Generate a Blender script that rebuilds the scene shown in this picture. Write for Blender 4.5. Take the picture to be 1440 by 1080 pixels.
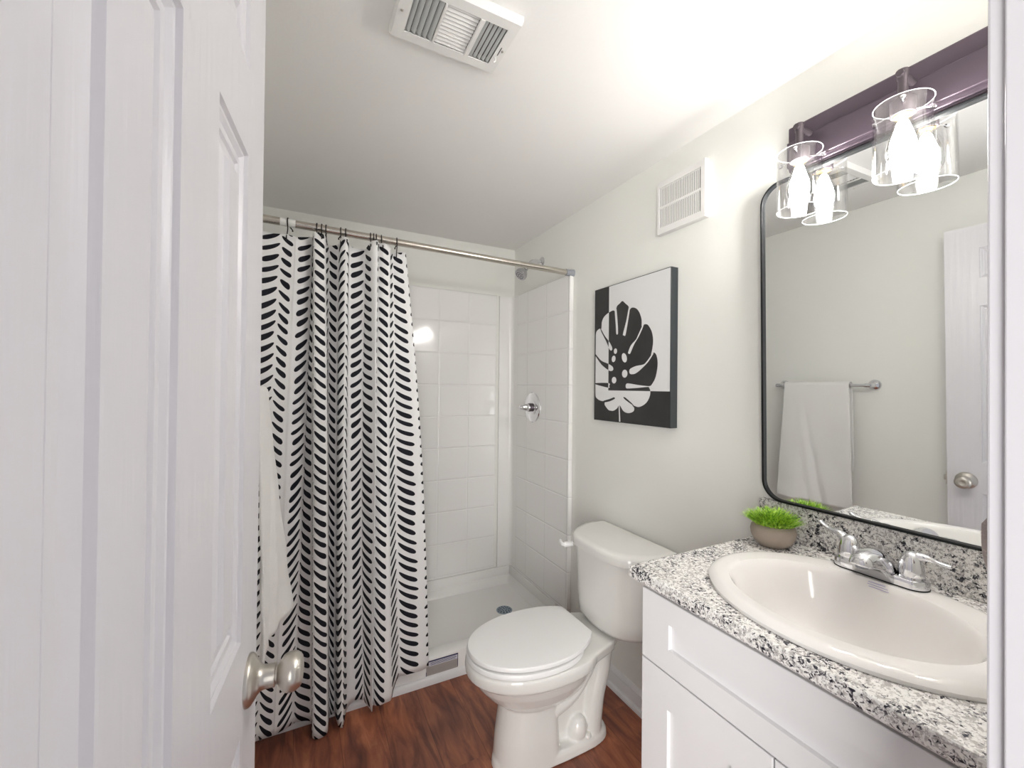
import bpy, bmesh, math, random
from mathutils import Vector, Matrix
from mathutils.geometry import tessellate_polygon

# ------------------------------------------------------------------ scene, camera, light
S = bpy.context.scene
for o in list(bpy.data.objects):
    bpy.data.objects.remove(o)
COL = S.collection
S.view_settings.view_transform = 'Standard'
S.view_settings.look = 'None'
S.view_settings.gamma = 1.0
S.view_settings.use_curve_mapping = False
S.view_settings.exposure = 1.08

EYE = 1.285                                   # camera height in the doorway
YAW, PITCH, ROLL, FPX = math.radians(27.02), math.radians(0.437), math.radians(0.592), 589.8
cam = bpy.data.cameras.new('camera')
cam.sensor_fit = 'HORIZONTAL'
cam.sensor_width = 36.0
cam.lens = FPX / 1440.0 * 36.0
cam.clip_start = 0.01
camo = bpy.data.objects.new('camera', cam)
COL.objects.link(camo)
fw = Vector((math.sin(YAW) * math.cos(PITCH), math.cos(YAW) * math.cos(PITCH), math.sin(PITCH)))
rt = Vector((math.cos(YAW), -math.sin(YAW), 0))
up = rt.cross(fw)
c_, s_ = math.cos(ROLL), math.sin(ROLL)
rt, up = c_ * rt + s_ * up, -s_ * rt + c_ * up
camo.matrix_world = Matrix(((rt.x, up.x, -fw.x, 0), (rt.y, up.y, -fw.y, 0), (rt.z, up.z, -fw.z, EYE), (0, 0, 0, 1)))
S.camera = camo

world = bpy.data.worlds.new('world')          # the bright hall and rooms beyond the doorway
S.world = world
world.use_nodes = True
world.node_tree.nodes['Background'].inputs[0].default_value = (0.95, 0.94, 1.0, 1)
world.node_tree.nodes['Background'].inputs[1].default_value = 0.24

def area_light(name, loc, target, size, power, color):
    l = bpy.data.lights.new(name, 'AREA')
    l.shape = 'RECTANGLE'
    l.size, l.size_y = size
    l.energy = power
    l.color = color
    o = bpy.data.objects.new(name, l)
    COL.objects.link(o)
    o.location = loc
    o.rotation_euler = (Vector(target) - Vector(loc)).to_track_quat('-Z', 'Y').to_euler()
    return o
# added fill light out of view in the hall, standing in for daylight
area_light('hall_fill_light', (-0.85, -1.5, 1.05), (0.7, 1.3, 1.05), (1.3, 1.9), 38, (1.0, 0.995, 0.97))
BULB_STRENGTH = 80.0

# ------------------------------------------------------------------ constants of the room
XW, XL, YB, YF, ZC = 1.23, -0.165, 2.39, 0.12, 2.163   # right wall, left wall, back wall, front wall, ceiling
R = random.Random(7)

# ------------------------------------------------------------------ helpers: materials
def new_mat(name):
    m = bpy.data.materials.new(name)
    m.use_nodes = True
    nt = m.node_tree
    return m, nt, nt.nodes['Principled BSDF']
def nd(nt, kind, **kw):
    n = nt.nodes.new(kind)
    for k, v in kw.items():
        setattr(n, k, v)
    return n
def math_n(nt, op, a, b=None, c=None):
    n = nt.nodes.new('ShaderNodeMath')
    n.operation = op
    for i, v in enumerate((a, b, c)):
        if v is None:
            continue
        if isinstance(v, (int, float)):
            n.inputs[i].default_value = v
        else:
            nt.links.new(v, n.inputs[i])
    return n.outputs[0]
def simple(name, col, rough=0.5, metal=0.0, bump=None, spec=None, coat=0.0, var=0.0, stretch=(1, 1, 1)):
    """principled surface with an optional fine noise bump (scale, strength, distance) and slight tone variation"""
    m, nt, p = new_mat(name)
    p.inputs['Base Color'].default_value = (*col, 1)
    p.inputs['Roughness'].default_value = rough
    p.inputs['Metallic'].default_value = metal
    if spec is not None:
        p.inputs['Specular IOR Level'].default_value = spec
    if coat:
        p.inputs['Coat Weight'].default_value = coat
        p.inputs['Coat Roughness'].default_value = 0.08
    tc = nd(nt, 'ShaderNodeTexCoord')
    mp = nd(nt, 'ShaderNodeMapping')
    mp.inputs['Scale'].default_value = stretch
    nt.links.new(tc.outputs['Object'], mp.inputs[0])
    if bump:
        nz = nd(nt, 'ShaderNodeTexNoise')
        nz.inputs['Scale'].default_value = bump[0]
        nz.inputs['Detail'].default_value = 4
        nt.links.new(mp.outputs[0], nz.inputs['Vector'])
        b = nd(nt, 'ShaderNodeBump')
        b.inputs['Strength'].default_value = bump[1]
        b.inputs['Distance'].default_value = bump[2]
        nt.links.new(nz.outputs['Fac'], b.inputs['Height'])
        nt.links.new(b.outputs[0], p.inputs['Normal'])
    if var:
        nz = nd(nt, 'ShaderNodeTexNoise')
        nz.inputs['Scale'].default_value = 6
        nt.links.new(mp.outputs[0], nz.inputs['Vector'])
        r = nd(nt, 'ShaderNodeValToRGB')
        r.color_ramp.elements[0].position, r.color_ramp.elements[1].position = 0.3, 0.7
        r.color_ramp.elements[0].color = (*[c * (1 - var) for c in col], 1)
        r.color_ramp.elements[1].color = (*[min(1, c * (1 + var)) for c in col], 1)
        nt.links.new(nz.outputs['Fac'], r.inputs[0])
        nt.links.new(r.outputs[0], p.inputs['Base Color'])
    return m

M = {}
M['wall'] = simple('wall_paint', (0.88, 0.88, 0.838), 0.42, bump=(220, 0.10, 0.002))
M['ceiling'] = simple('ceiling_paint', (0.90, 0.89, 0.872), 0.7, bump=(90, 0.12, 0.003))
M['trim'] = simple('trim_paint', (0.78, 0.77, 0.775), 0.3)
M['casing'] = simple('casing_paint_dimmed', (0.60, 0.585, 0.61), 0.35)  # trim paint darkened and tinted to hold down the hall fill light
M['door'] = simple('door_paint', (0.74, 0.73, 0.755), 0.32, bump=(75, 0.55, 0.0022), stretch=(1, 1, 0.05))
M['cabinet'] = simple('cabinet_paint', (0.80, 0.79, 0.80), 0.3)
M['shade_gap'] = simple('substrate_gap_shade', (0.42, 0.40, 0.39), 0.7)  # grey stands in for the shadow in the gap under the counter
M['porcelain'] = simple('porcelain', (0.83, 0.82, 0.79), 0.07, coat=0.3)
M['sink_china'] = simple('sink_china', (0.87, 0.845, 0.82), 0.08, coat=0.3)
M['seat'] = simple('seat_plastic', (0.92, 0.915, 0.91), 0.28)
M['acrylic'] = simple('shower_acrylic', (0.90, 0.888, 0.868), 0.14)
M['chrome'] = simple('chrome', (0.80, 0.80, 0.82), 0.07, 1.0)
M['dark_chrome'] = simple('satin_chrome', (0.50, 0.50, 0.52), 0.16, 1.0)
M['nickel'] = simple('brushed_nickel', (0.62, 0.585, 0.53), 0.3, 1.0, bump=(180, 0.08, 0.0006), stretch=(1, 1, 0.1))
M['rod'] = simple('rod_steel', (0.60, 0.56, 0.50), 0.25, 1.0)
M['plate'] = simple('fixture_bronze', (0.085, 0.066, 0.083), 0.36, 0.7)
M['socket'] = simple('fixture_socket', (0.12, 0.10, 0.112), 0.38, 0.7)
M['grey_rubber'] = simple('grey_rubber', (0.30, 0.31, 0.34), 0.5)
M['black'] = simple('black_satin', (0.008, 0.009, 0.010), 0.45, spec=0.25)
M['hook'] = simple('hook_bronze', (0.035, 0.03, 0.028), 0.35, 0.6)
M['art_black'] = simple('art_black_ink', (0.035, 0.034, 0.034), 0.45, var=0.25)
M['art_white'] = simple('art_white_canvas', (0.80, 0.80, 0.80), 0.5, bump=(700, 0.1, 0.0008))
M['art_edge'] = simple('art_edge_black', (0.028, 0.034, 0.038), 0.35)
M['vent'] = simple('vent_enamel', (0.84, 0.83, 0.81), 0.35)
M['vent_shaded'] = simple('vent_enamel_shaded', (0.62, 0.64, 0.63), 0.4)  # darker copy of the vent enamel: shade painted onto the outer louver banks
M['vent_dark'] = simple('duct_dark', (0.10, 0.095, 0.095), 0.8)
M['vent_mid'] = simple('fan_housing', (0.20, 0.18, 0.175), 0.8)
M['towel'] = simple('white_terry', (0.90, 0.89, 0.87), 0.95, bump=(420, 0.55, 0.004))
M['brown_towel'] = simple('taupe_terry', (0.50, 0.42, 0.41), 0.95, bump=(360, 1.0, 0.008), var=0.3)
M['pot'] = simple('pot_stone', (0.36, 0.30, 0.25), 0.85, bump=(120, 0.3, 0.002), var=0.18)
M['soil'] = simple('pot_soil', (0.03, 0.06, 0.01), 0.9)
M['drain'] = simple('drain_metal', (0.30, 0.37, 0.44), 0.3, 0.9)
M['ink'] = simple('label_ink', (0.03, 0.03, 0.10), 0.5)
M['blue_ink'] = simple('sink_label_ink', (0.40, 0.36, 0.62), 0.5)
M['label'] = simple('label_paper', (0.72, 0.72, 0.80), 0.4)
M['label_grey'] = simple('label_grey', (0.48, 0.46, 0.44), 0.35, 0.3)
M['white_tag'] = simple('white_sticker', (0.85, 0.85, 0.82), 0.4)
M['brass'] = simple('bulb_cap', (0.8, 0.55, 0.2), 0.3, 1.0)
M['mirror'] = simple('mirror_silver', (0.90, 0.92, 0.92), 0.01, 1.0)

def mat_floor():
    m, nt, p = new_mat('floor_vinyl_plank')
    tc = nd(nt, 'ShaderNodeTexCoord')
    sep = nd(nt, 'ShaderNodeSeparateXYZ')
    nt.links.new(tc.outputs['Object'], sep.inputs[0])
    x, y = sep.outputs[0], sep.outputs[1]
    row = math_n(nt, 'FLOOR', math_n(nt, 'DIVIDE', x, 0.152))
    off = math_n(nt, 'MULTIPLY', row, 0.47)
    comb = nd(nt, 'ShaderNodeCombineXYZ')
    nt.links.new(row, comb.inputs[0])
    nt.links.new(math_n(nt, 'FLOOR', math_n(nt, 'DIVIDE', math_n(nt, 'ADD', y, off), 0.92)), comb.inputs[1])
    wn = nd(nt, 'ShaderNodeTexWhiteNoise')
    nt.links.new(comb.outputs[0], wn.inputs[0])
    mp = nd(nt, 'ShaderNodeMapping')
    mp.inputs['Scale'].default_value = (14, 2.6, 1)
    nt.links.new(tc.outputs['Object'], mp.inputs[0])
    add = nd(nt, 'ShaderNodeVectorMath')
    nt.links.new(mp.outputs[0], add.inputs[0])
    nt.links.new(wn.outputs['Color'], add.inputs[1])
    nz = nd(nt, 'ShaderNodeTexNoise')
    nz.inputs['Scale'].default_value = 1.6
    nz.inputs['Detail'].default_value = 7
    nz.inputs['Roughness'].default_value = 0.62
    nz.inputs['Distortion'].default_value = 0.8
    nt.links.new(add.outputs[0], nz.inputs['Vector'])
    ramp = nd(nt, 'ShaderNodeValToRGB')
    cr = ramp.color_ramp
    cr.elements[0].position, cr.elements[0].color = 0.24, (0.075, 0.028, 0.026, 1)
    cr.elements[1].position, cr.elements[1].color = 0.80, (0.58, 0.25, 0.135, 1)
    e = cr.elements.new(0.42); e.color = (0.21, 0.072, 0.044, 1)
    e = cr.elements.new(0.58); e.color = (0.37, 0.128, 0.068, 1)
    nt.links.new(nz.outputs['Fac'], ramp.inputs[0])
    nz2 = nd(nt, 'ShaderNodeTexNoise')
    nz2.inputs['Scale'].default_value = 3.2
    nt.links.new(tc.outputs['Object'], nz2.inputs['Vector'])
    mix = nd(nt, 'ShaderNodeMix', data_type='RGBA', blend_type='MULTIPLY')
    mix.inputs[0].default_value = 0.65
    nt.links.new(ramp.outputs[0], mix.inputs[6])
    r2 = nd(nt, 'ShaderNodeValToRGB')
    r2.color_ramp.elements[0].position, r2.color_ramp.elements[0].color = 0.32, (0.45, 0.40, 0.45, 1)
    r2.color_ramp.elements[1].position, r2.color_ramp.elements[1].color = 0.62, (1.25, 1.2, 1.1, 1)
    nt.links.new(nz2.outputs['Fac'], r2.inputs[0])
    nt.links.new(r2.outputs[0], mix.inputs[7])
    # plank seams
    fx = math_n(nt, 'FRACT', math_n(nt, 'DIVIDE', x, 0.152))
    seam = math_n(nt, 'LESS_THAN', fx, 0.012)
    mix2 = nd(nt, 'ShaderNodeMix', data_type='RGBA')
    nt.links.new(math_n(nt, 'MULTIPLY', seam, 0.6), mix2.inputs[0])
    nt.links.new(mix.outputs[2], mix2.inputs[6])
    mix2.inputs[7].default_value = (0.04, 0.014, 0.01, 1)
    nt.links.new(mix2.outputs[2], p.inputs['Base Color'])
    p.inputs['Roughness'].default_value = 0.36
    b = nd(nt, 'ShaderNodeBump')
    b.inputs['Strength'].default_value = 0.12
    b.inputs['Distance'].default_value = 0.002
    nt.links.new(nz.outputs['Fac'], b.inputs['Height'])
    nt.links.new(b.outputs[0], p.inputs['Normal'])
    return m
M['floor'] = mat_floor()

def mat_granite():
    m, nt, p = new_mat('granite')
    tc = nd(nt, 'ShaderNodeTexCoord')
    def noise(scale, detail, rough, dist=0.0):
        n = nd(nt, 'ShaderNodeTexNoise')
        n.inputs['Scale'].default_value = scale
        n.inputs['Detail'].default_value = detail
        n.inputs['Roughness'].default_value = rough
        n.inputs['Distortion'].default_value = dist
        nt.links.new(tc.outputs['Object'], n.inputs['Vector'])
        return n.outputs['Fac']
    def step(v, a, b):
        r = nd(nt, 'ShaderNodeMapRange')
        r.inputs[1].default_value, r.inputs[2].default_value = a, b
        nt.links.new(v, r.inputs[0])
        return r.outputs[0]
    def mix(f, a, b):
        n = nd(nt, 'ShaderNodeMix', data_type='RGBA')
        nt.links.new(f, n.inputs[0])
        for i, v in ((6, a), (7, b)):
            if isinstance(v, tuple):
                n.inputs[i].default_value = (*v, 1)
            else:
                nt.links.new(v, n.inputs[i])
        return n.outputs[2]
    base = mix(step(noise(120, 5, 0.65, 0.5), 0.46, 0.54), (0.88, 0.865, 0.835), (0.50, 0.475, 0.455))
    base = mix(step(noise(170, 3, 0.6), 0.53, 0.58), base, (0.92, 0.90, 0.875))
    clus = noise(20, 3, 0.6)
    g = math_n(nt, 'ADD', noise(150, 4, 0.68, 0.7), math_n(nt, 'MULTIPLY', math_n(nt, 'SUBTRACT', clus, 0.5), 0.42))
    base = mix(step(g, 0.545, 0.575), base, (0.11, 0.105, 0.12))
    base = mix(step(g, 0.60, 0.625), base, (0.010, 0.010, 0.022))
    nt.links.new(base, p.inputs['Base Color'])
    p.inputs['Roughness'].default_value = 0.22
    return m
M['granite'] = mat_granite()

def mat_tilepanel(axis):
    """white acrylic surround moulded as tiles: shallow grooves along world z and the panel's own run"""
    m, nt, p = new_mat('moulded_tile_' + axis)
    p.inputs['Base Color'].default_value = (0.90, 0.89, 0.872, 1)
    p.inputs['Roughness'].default_value = 0.10
    tc = nd(nt, 'ShaderNodeTexCoord')
    sep = nd(nt, 'ShaderNodeSeparateXYZ')
    nt.links.new(tc.outputs['Object'], sep.inputs[0])
    def groove(v, origin, pitch, w):
        f = math_n(nt, 'FRACT', math_n(nt, 'DIVIDE', math_n(nt, 'SUBTRACT', v, origin), pitch))
        d = math_n(nt, 'ABSOLUTE', math_n(nt, 'SUBTRACT', f, 0.5))
        r = nd(nt, 'ShaderNodeMapRange', interpolation_type='SMOOTHSTEP')
        r.inputs[1].default_value = 0.5 - w / pitch
        r.inputs[2].default_value = 0.5
        nt.links.new(d, r.inputs[0])
        return r.outputs[0]
    gz = groove(sep.outputs[2], 1.858 - 10 * 0.1873, 0.1873, 0.006)
    gh = groove(sep.outputs[0], 1.102 - 8 * 0.1845, 0.1845, 0.006) if axis == 'x' else groove(sep.outputs[1], 1.745 - 0.2, 0.21, 0.006)
    g = math_n(nt, 'MAXIMUM', gz, math_n(nt, 'MULTIPLY', gh, 0.6))
    b = nd(nt, 'ShaderNodeBump')
    b.inputs['Strength'].default_value = 0.55
    b.inputs['Distance'].default_value = 0.004
    b.invert = True
    nt.links.new(g, b.inputs['Height'])
    nt.links.new(b.outputs[0], p.inputs['Normal'])
    return m
M['tile_x'] = mat_tilepanel('x')
M['tile_y'] = mat_tilepanel('y')

def mat_curtain():
    """white cloth printed with slanted brush strokes in pairs, laid out in the cloth's own coordinates:
    UV.x counts the vines across the cloth, UV.y is the height in metres"""
    m, nt, p = new_mat('curtain_print')
    uv = nd(nt, 'ShaderNodeUVMap')
    uv.uv_map = 'cloth'
    sep = nd(nt, 'ShaderNodeSeparateXYZ')
    nt.links.new(uv.outputs[0], sep.inputs[0])
    u, v = sep.outputs[0], sep.outputs[1]
    PIT, VW = 0.0395, 0.14
    def stroke(lo, hi, sign, seed):
        vine = math_n(nt, 'FLOOR', u)
        f = math_n(nt, 'SUBTRACT', u, vine)
        mid, half = (lo + hi) / 2, (hi - lo) / 2
        a = math_n(nt, 'DIVIDE', math_n(nt, 'SUBTRACT', f, mid), half)          # -1..1 along the stroke
        # a slow wander of slant and spacing down the cloth
        wob = nd(nt, 'ShaderNodeTexNoise')
        wob.inputs['Scale'].default_value = 1.0
        cw = nd(nt, 'ShaderNodeCombineXYZ')
        nt.links.new(math_n(nt, 'MULTIPLY', vine, 7.3 + seed), cw.inputs[0])
        nt.links.new(math_n(nt, 'MULTIPLY', v, 2.5), cw.inputs[1])
        nt.links.new(cw.outputs[0], wob.inputs['Vector'])
        slope = math_n(nt, 'MULTIPLY', math_n(nt, 'ADD', math_n(nt, 'SUBTRACT', 0.027, math_n(nt, 'MULTIPLY', v, 0.0075)),
                       math_n(nt, 'MULTIPLY', math_n(nt, 'SUBTRACT', wob.outputs['Fac'], 0.5), 0.022)), sign)
        vv = math_n(nt, 'SUBTRACT', v, math_n(nt, 'MULTIPLY', a, slope))
        vv = math_n(nt, 'SUBTRACT', vv, math_n(nt, 'MULTIPLY', math_n(nt, 'MULTIPLY', a, a), math_n(nt, 'SUBTRACT', 0.010, math_n(nt, 'MULTIPLY', v, 0.0035))))
        vv = math_n(nt, 'ADD', vv, math_n(nt, 'ADD', math_n(nt, 'MULTIPLY', vine, 0.0173), seed * 0.011))
        vv = math_n(nt, 'ADD', vv, math_n(nt, 'MULTIPLY', wob.outputs['Fac'], 0.03))
        q = math_n(nt, 'DIVIDE', vv, PIT)
        cell = math_n(nt, 'FLOOR', q)
        cc = nd(nt, 'ShaderNodeCombineXYZ')
        nt.links.new(math_n(nt, 'ADD', vine, seed * 31.7), cc.inputs[0])
        nt.links.new(cell, cc.inputs[1])
        wn = nd(nt, 'ShaderNodeTexWhiteNoise')
        nt.links.new(cc.outputs[0], wn.inputs[0])
        sc = nd(nt, 'ShaderNodeSeparateColor')
        nt.links.new(wn.outputs['Color'], sc.inputs[0])
        a2 = math_n(nt, 'ADD', math_n(nt, 'MULTIPLY', a, math_n(nt, 'ADD', 1.0, math_n(nt, 'MULTIPLY', sc.outputs[0], 0.16))),
                    math_n(nt, 'MULTIPLY', math_n(nt, 'SUBTRACT', sc.outputs[1], 0.5), 0.12))
        b = math_n(nt, 'SUBTRACT', math_n(nt, 'FRACT', q), 0.5)
        b = math_n(nt, 'ADD', b, math_n(nt, 'MULTIPLY', math_n(nt, 'SUBTRACT', sc.outputs[2], 0.5), 0.10))
        a4 = math_n(nt, 'POWER', math_n(nt, 'ABSOLUTE', a2), 3.4)
        prof = math_n(nt, 'SQRT', math_n(nt, 'MAXIMUM', math_n(nt, 'SUBTRACT', 1.0, a4), 0.0))
        wid = math_n(nt, 'MULTIPLY', math_n(nt, 'ADD', 0.225, math_n(nt, 'MULTIPLY', sc.outputs[0], 0.07)),
                     math_n(nt, 'ADD', 1.0, math_n(nt, 'MULTIPLY', a2, -0.12 * sign)))
        d = math_n(nt, 'SUBTRACT', math_n(nt, 'MULTIPLY', prof, wid), math_n(nt, 'ABSOLUTE', b))
        r = nd(nt, 'ShaderNodeMapRange')
        r.inputs[1].default_value, r.inputs[2].default_value = 0.0, 0.03
        nt.links.new(d, r.inputs[0])
        return r.outputs[0]
    ink = math_n(nt, 'MAXIMUM', stroke(0.03, 0.46, 1.0, 1.0), stroke(0.485, 0.88, -1.0, 2.0))
    nz = nd(nt, 'ShaderNodeTexNoise')
    nz.inputs['Scale'].default_value = 30
    nt.links.new(uv.outputs[0], nz.inputs['Vector'])
    inkc = nd(nt, 'ShaderNodeValToRGB')
    inkc.color_ramp.elements[0].color = (0.006, 0.007, 0.011, 1)
    inkc.color_ramp.elements[1].color = (0.018, 0.018, 0.027, 1)
    nt.links.new(nz.outputs['Fac'], inkc.inputs[0])
    mix = nd(nt, 'ShaderNodeMix', data_type='RGBA')
    nt.links.new(ink, mix.inputs[0])
    mix.inputs[6].default_value = (0.88, 0.875, 0.87, 1)
    nt.links.new(inkc.outputs[0], mix.inputs[7])
    nt.links.new(mix.outputs[2], p.inputs['Base Color'])
    p.inputs['Roughness'].default_value = 0.75
    p.inputs['Specular IOR Level'].default_value = 0.25
    return m
M['curtain'] = mat_curtain()

def mat_glass():
    m, nt, p = new_mat('clear_glass')
    out = nt.nodes['Material Output']
    lw = nd(nt, 'ShaderNodeLayerWeight')
    lw.inputs[0].default_value = 0.35
    tr = nd(nt, 'ShaderNodeBsdfTransparent')
    tr.inputs[0].default_value = (0.985, 0.985, 0.985, 1)
    gl = nd(nt, 'ShaderNodeBsdfGlossy')
    gl.inputs['Roughness'].default_value = 0.03
    mx = nd(nt, 'ShaderNodeMixShader')
    nt.links.new(math_n(nt, 'ADD', 0.03, math_n(nt, 'MULTIPLY', lw.outputs['Facing'], 0.38)), mx.inputs[0])
    nt.links.new(tr.outputs[0], mx.inputs[1])
    nt.links.new(gl.outputs[0], mx.inputs[2])
    nt.links.new(mx.outputs[0], out.inputs[0])
    return m
M['glass'] = mat_glass()

def mat_edge():
    m, nt, p = new_mat('ground_glass_edge')
    p.inputs['Base Color'].default_value = (0.92, 0.93, 0.94, 1)
    p.inputs['Roughness'].default_value = 0.25
    p.inputs['Transmission Weight'].default_value = 0.3
    return m
M['glass_edge'] = mat_edge()
def mat_emit(name, col, strength):
    m, nt, p = new_mat(name)
    p.inputs['Base Color'].default_value = (*col, 1)
    p.inputs['Emission Color'].default_value = (*col, 1)
    p.inputs['Emission Strength'].default_value = strength
    return m
M['bulb'] = mat_emit('lit_bulb', (1.0, 0.965, 0.93), BULB_STRENGTH)

def mat_grass():
    m, nt, p = new_mat('grass_blades')
    at = nd(nt, 'ShaderNodeTexCoord')
    nz = nd(nt, 'ShaderNodeTexNoise')
    nz.inputs['Scale'].default_value = 160
    nt.links.new(at.outputs['Object'], nz.inputs['Vector'])
    r = nd(nt, 'ShaderNodeValToRGB')
    r.color_ramp.elements[0].position, r.color_ramp.elements[0].color = 0.36, (0.08, 0.31, 0.008, 1)
    r.color_ramp.elements[1].position, r.color_ramp.elements[1].color = 0.60, (0.56, 0.80, 0.10, 1)
    nt.links.new(nz.outputs['Fac'], r.inputs[0])
    nt.links.new(r.outputs[0], p.inputs['Base Color'])
    p.inputs['Roughness'].default_value = 0.5
    return m
M['grass'] = mat_grass()

# ------------------------------------------------------------------ helpers: meshes and objects
def link(name, bm, mats, parent=None, smooth=None, uv=None):
    me = bpy.data.meshes.new(name)
    bmesh.ops.recalc_face_normals(bm, faces=bm.faces[:])
    bm.to_mesh(me)
    bm.free()
    o = bpy.data.objects.new(name, me)
    COL.objects.link(o)
    for m in (mats if isinstance(mats, (list, tuple)) else [mats]):
        me.materials.append(m)
    if smooth is not None:
        for f in me.polygons:
            f.use_smooth = True
        me.set_sharp_from_angle(angle=math.radians(smooth))
    if parent is not None:
        put_under(o, parent)
    return o
def put_under(o, parent):
    o.parent = parent
    o.matrix_parent_inverse = parent.matrix_world.inverted()
def thing(name, label, cat, loc, group=None):
    o = bpy.data.objects.new(name, None)
    COL.objects.link(o)
    o.empty_display_size = 0.05
    o.location = loc
    o.matrix_world = Matrix.Translation(loc)
    return tag(o, label, cat, group)
def tag(o, label, cat, group=None):
    o['label'] = label
    o['category'] = cat
    if group:
        o['group'] = group
    return o
def structure(o, label=None, cat=None):
    o['kind'] = 'structure'
    if label:
        o['label'] = label
        o['category'] = cat
    return o
def box(bm, x0, x1, y0, y1, z0, z1, bev=0.0, seg=2, mi=0):
    vs = [bm.verts.new((x, y, z)) for x in (x0, x1) for y in (y0, y1) for z in (z0, z1)]
    idx = [(0, 1, 3, 2), (4, 6, 7, 5), (0, 4, 5, 1), (2, 3, 7, 6), (0, 2, 6, 4), (1, 5, 7, 3)]
    fs = [bm.faces.new([vs[i] for i in f]) for f in idx]
    for f in fs:
        f.material_index = mi
    if bev:
        es = list({e for f in fs for e in f.edges})
        r = bmesh.ops.bevel(bm, geom=es, offset=bev, segments=seg, profile=0.5, affect='EDGES')
        for f in r['faces']:
            f.material_index = mi
    return fs
def loft(bm, rings, cap0=True, cap1=True, closed=True, mi=0):
    rows = [[bm.verts.new(p) for p in r] for r in rings]
    n = len(rows[0])
    for a, b in zip(rows, rows[1:]):
        for i in range(n if closed else n - 1):
            j = (i + 1) % n
            bm.faces.new((a[i], a[j], b[j], b[i])).material_index = mi
    if cap0:
        bm.faces.new(list(reversed(rows[0]))).material_index = mi
    if cap1:
        bm.faces.new(rows[-1]).material_index = mi
    return rows
def frame(d):
    d = Vector(d).normalized()
    a = Vector((0, 0, 1)) if abs(d.z) < 0.9 else Vector((1, 0, 0))
    u = d.cross(a).normalized()
    return d, u, u.cross(d).normalized()
def tube(bm, pts, rad, seg=12, mi=0, cap=True):
    pts = [Vector(p) for p in pts]
    if isinstance(rad, (int, float)):
        rad = [rad] * len(pts)
    d, u, v = frame(pts[1] - pts[0])
    rings = []
    for i, p in enumerate(pts):
        t = (pts[min(i + 1, len(pts) - 1)] - pts[max(i - 1, 0)]).normalized()
        u = (u - t * u.dot(t)).normalized()
        v = t.cross(u)
        rr = rad[i] if isinstance(rad[i], (tuple, list)) else (rad[i], rad[i])
        rings.append([p + u * math.cos(k * 2 * math.pi / seg) * rr[0] + v * math.sin(k * 2 * math.pi / seg) * rr[1] for k in range(seg)])
    loft(bm, rings, cap, cap, mi=mi)
def lathe(bm, origin, axis, prof, seg=32, mi=0, cap0=True, cap1=True):
    """prof: list of (distance along axis, radius)"""
    o = Vector(origin)
    d, u, v = frame(axis)
    loft(bm, [[o + d * h + (u * math.cos(k * 2 * math.pi / seg) + v * math.sin(k * 2 * math.pi / seg)) * max(r, 1e-5) for k in range(seg)] for h, r in prof], cap0, cap1, mi=mi)
def spline(pts, n=8):
    """Catmull-Rom through tuples"""
    out = []
    P = [pts[0]] + list(pts) + [pts[-1]]
    for i in range(1, len(P) - 2):
        for k in range(n):
            t = k / n
            out.append(tuple(0.5 * (2 * b + (c - a) * t + (2 * a - 5 * b + 4 * c - d) * t * t + (3 * b - a - 3 * c + d) * t ** 3)
                             for a, b, c, d in zip(P[i - 1], P[i], P[i + 1], P[i + 2])))
    out.append(tuple(pts[-1]))
    return out
def bake(o):
    """replace an object's mesh by its modified mesh"""
    bpy.context.view_layer.update()
    dg = bpy.context.evaluated_depsgraph_get()
    me = bpy.data.meshes.new_from_object(o.evaluated_get(dg))
    o.modifiers.clear()
    o.data = me
    return o

# ------------------------------------------------------------------ the room
bm = bmesh.new(); box(bm, XL - 0.1, XW + 0.1, -0.05, YB + 0.1, -0.06, 0)
structure(link('floor', bm, M['floor']), 'red brown wood plank floor of the bathroom', 'floor')
bm = bmesh.new(); box(bm, XL - 0.1, XW + 0.1, 0.0, YB + 0.1, ZC, ZC + 0.06)
structure(link('ceiling', bm, M['ceiling']))
bm = bmesh.new(); box(bm, XW, XW + 0.1, 0.0, YB + 0.1, 0, ZC)
structure(link('wall_right', bm, M['wall']))
bm = bmesh.new(); box(bm, XL - 0.1, XL, 0.0, YB + 0.1, 0, ZC)
structure(link('wall_left', bm, M['wall']))
bm = bmesh.new(); box(bm, XL, XW, YB, YB + 0.1, 0, ZC)
structure(link('wall_back', bm, M['wall']))
DX0, DX1, DZ = -0.128, 0.535, 2.0            # the doorway in the front wall
bm = bmesh.new()
box(bm, XL, DX0, 0.005, YF, 0, ZC); box(bm, DX1, XW, 0.005, YF, 0, ZC); box(bm, DX0, DX1, 0.005, YF, DZ, ZC)
structure(link('wall_front', bm, M['wall']))
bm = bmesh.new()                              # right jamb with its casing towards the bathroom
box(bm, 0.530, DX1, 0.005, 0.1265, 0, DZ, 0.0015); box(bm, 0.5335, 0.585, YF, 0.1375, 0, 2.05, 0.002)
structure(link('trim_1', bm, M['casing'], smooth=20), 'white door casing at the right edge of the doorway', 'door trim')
bm = bmesh.new()
box(bm, DX0, DX0 + 0.008, 0.005, YF - 0.002, 0, DZ, 0.0015); box(bm, DX0 + 0.008, 0.530, 0.005, YF, DZ - 0.012, DZ, 0.0015)
structure(link('trim_2', bm, M['trim'], smooth=20))
def baseboard(name, pts_xz, y0, y1):
    bm = bmesh.new()
    loft(bm, [[(x, y, z) for x, z in pts_xz] for y in (y0, y1)])
    return structure(link(name, bm, M['trim'], smooth=30))
prof = [(0, 0), (-0.024, 0), (-0.0245, 0.008), (-0.021, 0.016), (-0.013, 0.020), (-0.013, 0.058), (-0.011, 0.062), (-0.0125, 0.066), (-0.0115, 0.071), (-0.007, 0.077), (-0.003, 0.084), (0, 0.086)]
baseboard('baseboard_right', [(XW + a, z) for a, z in prof], 0.735, 1.735)
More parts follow.
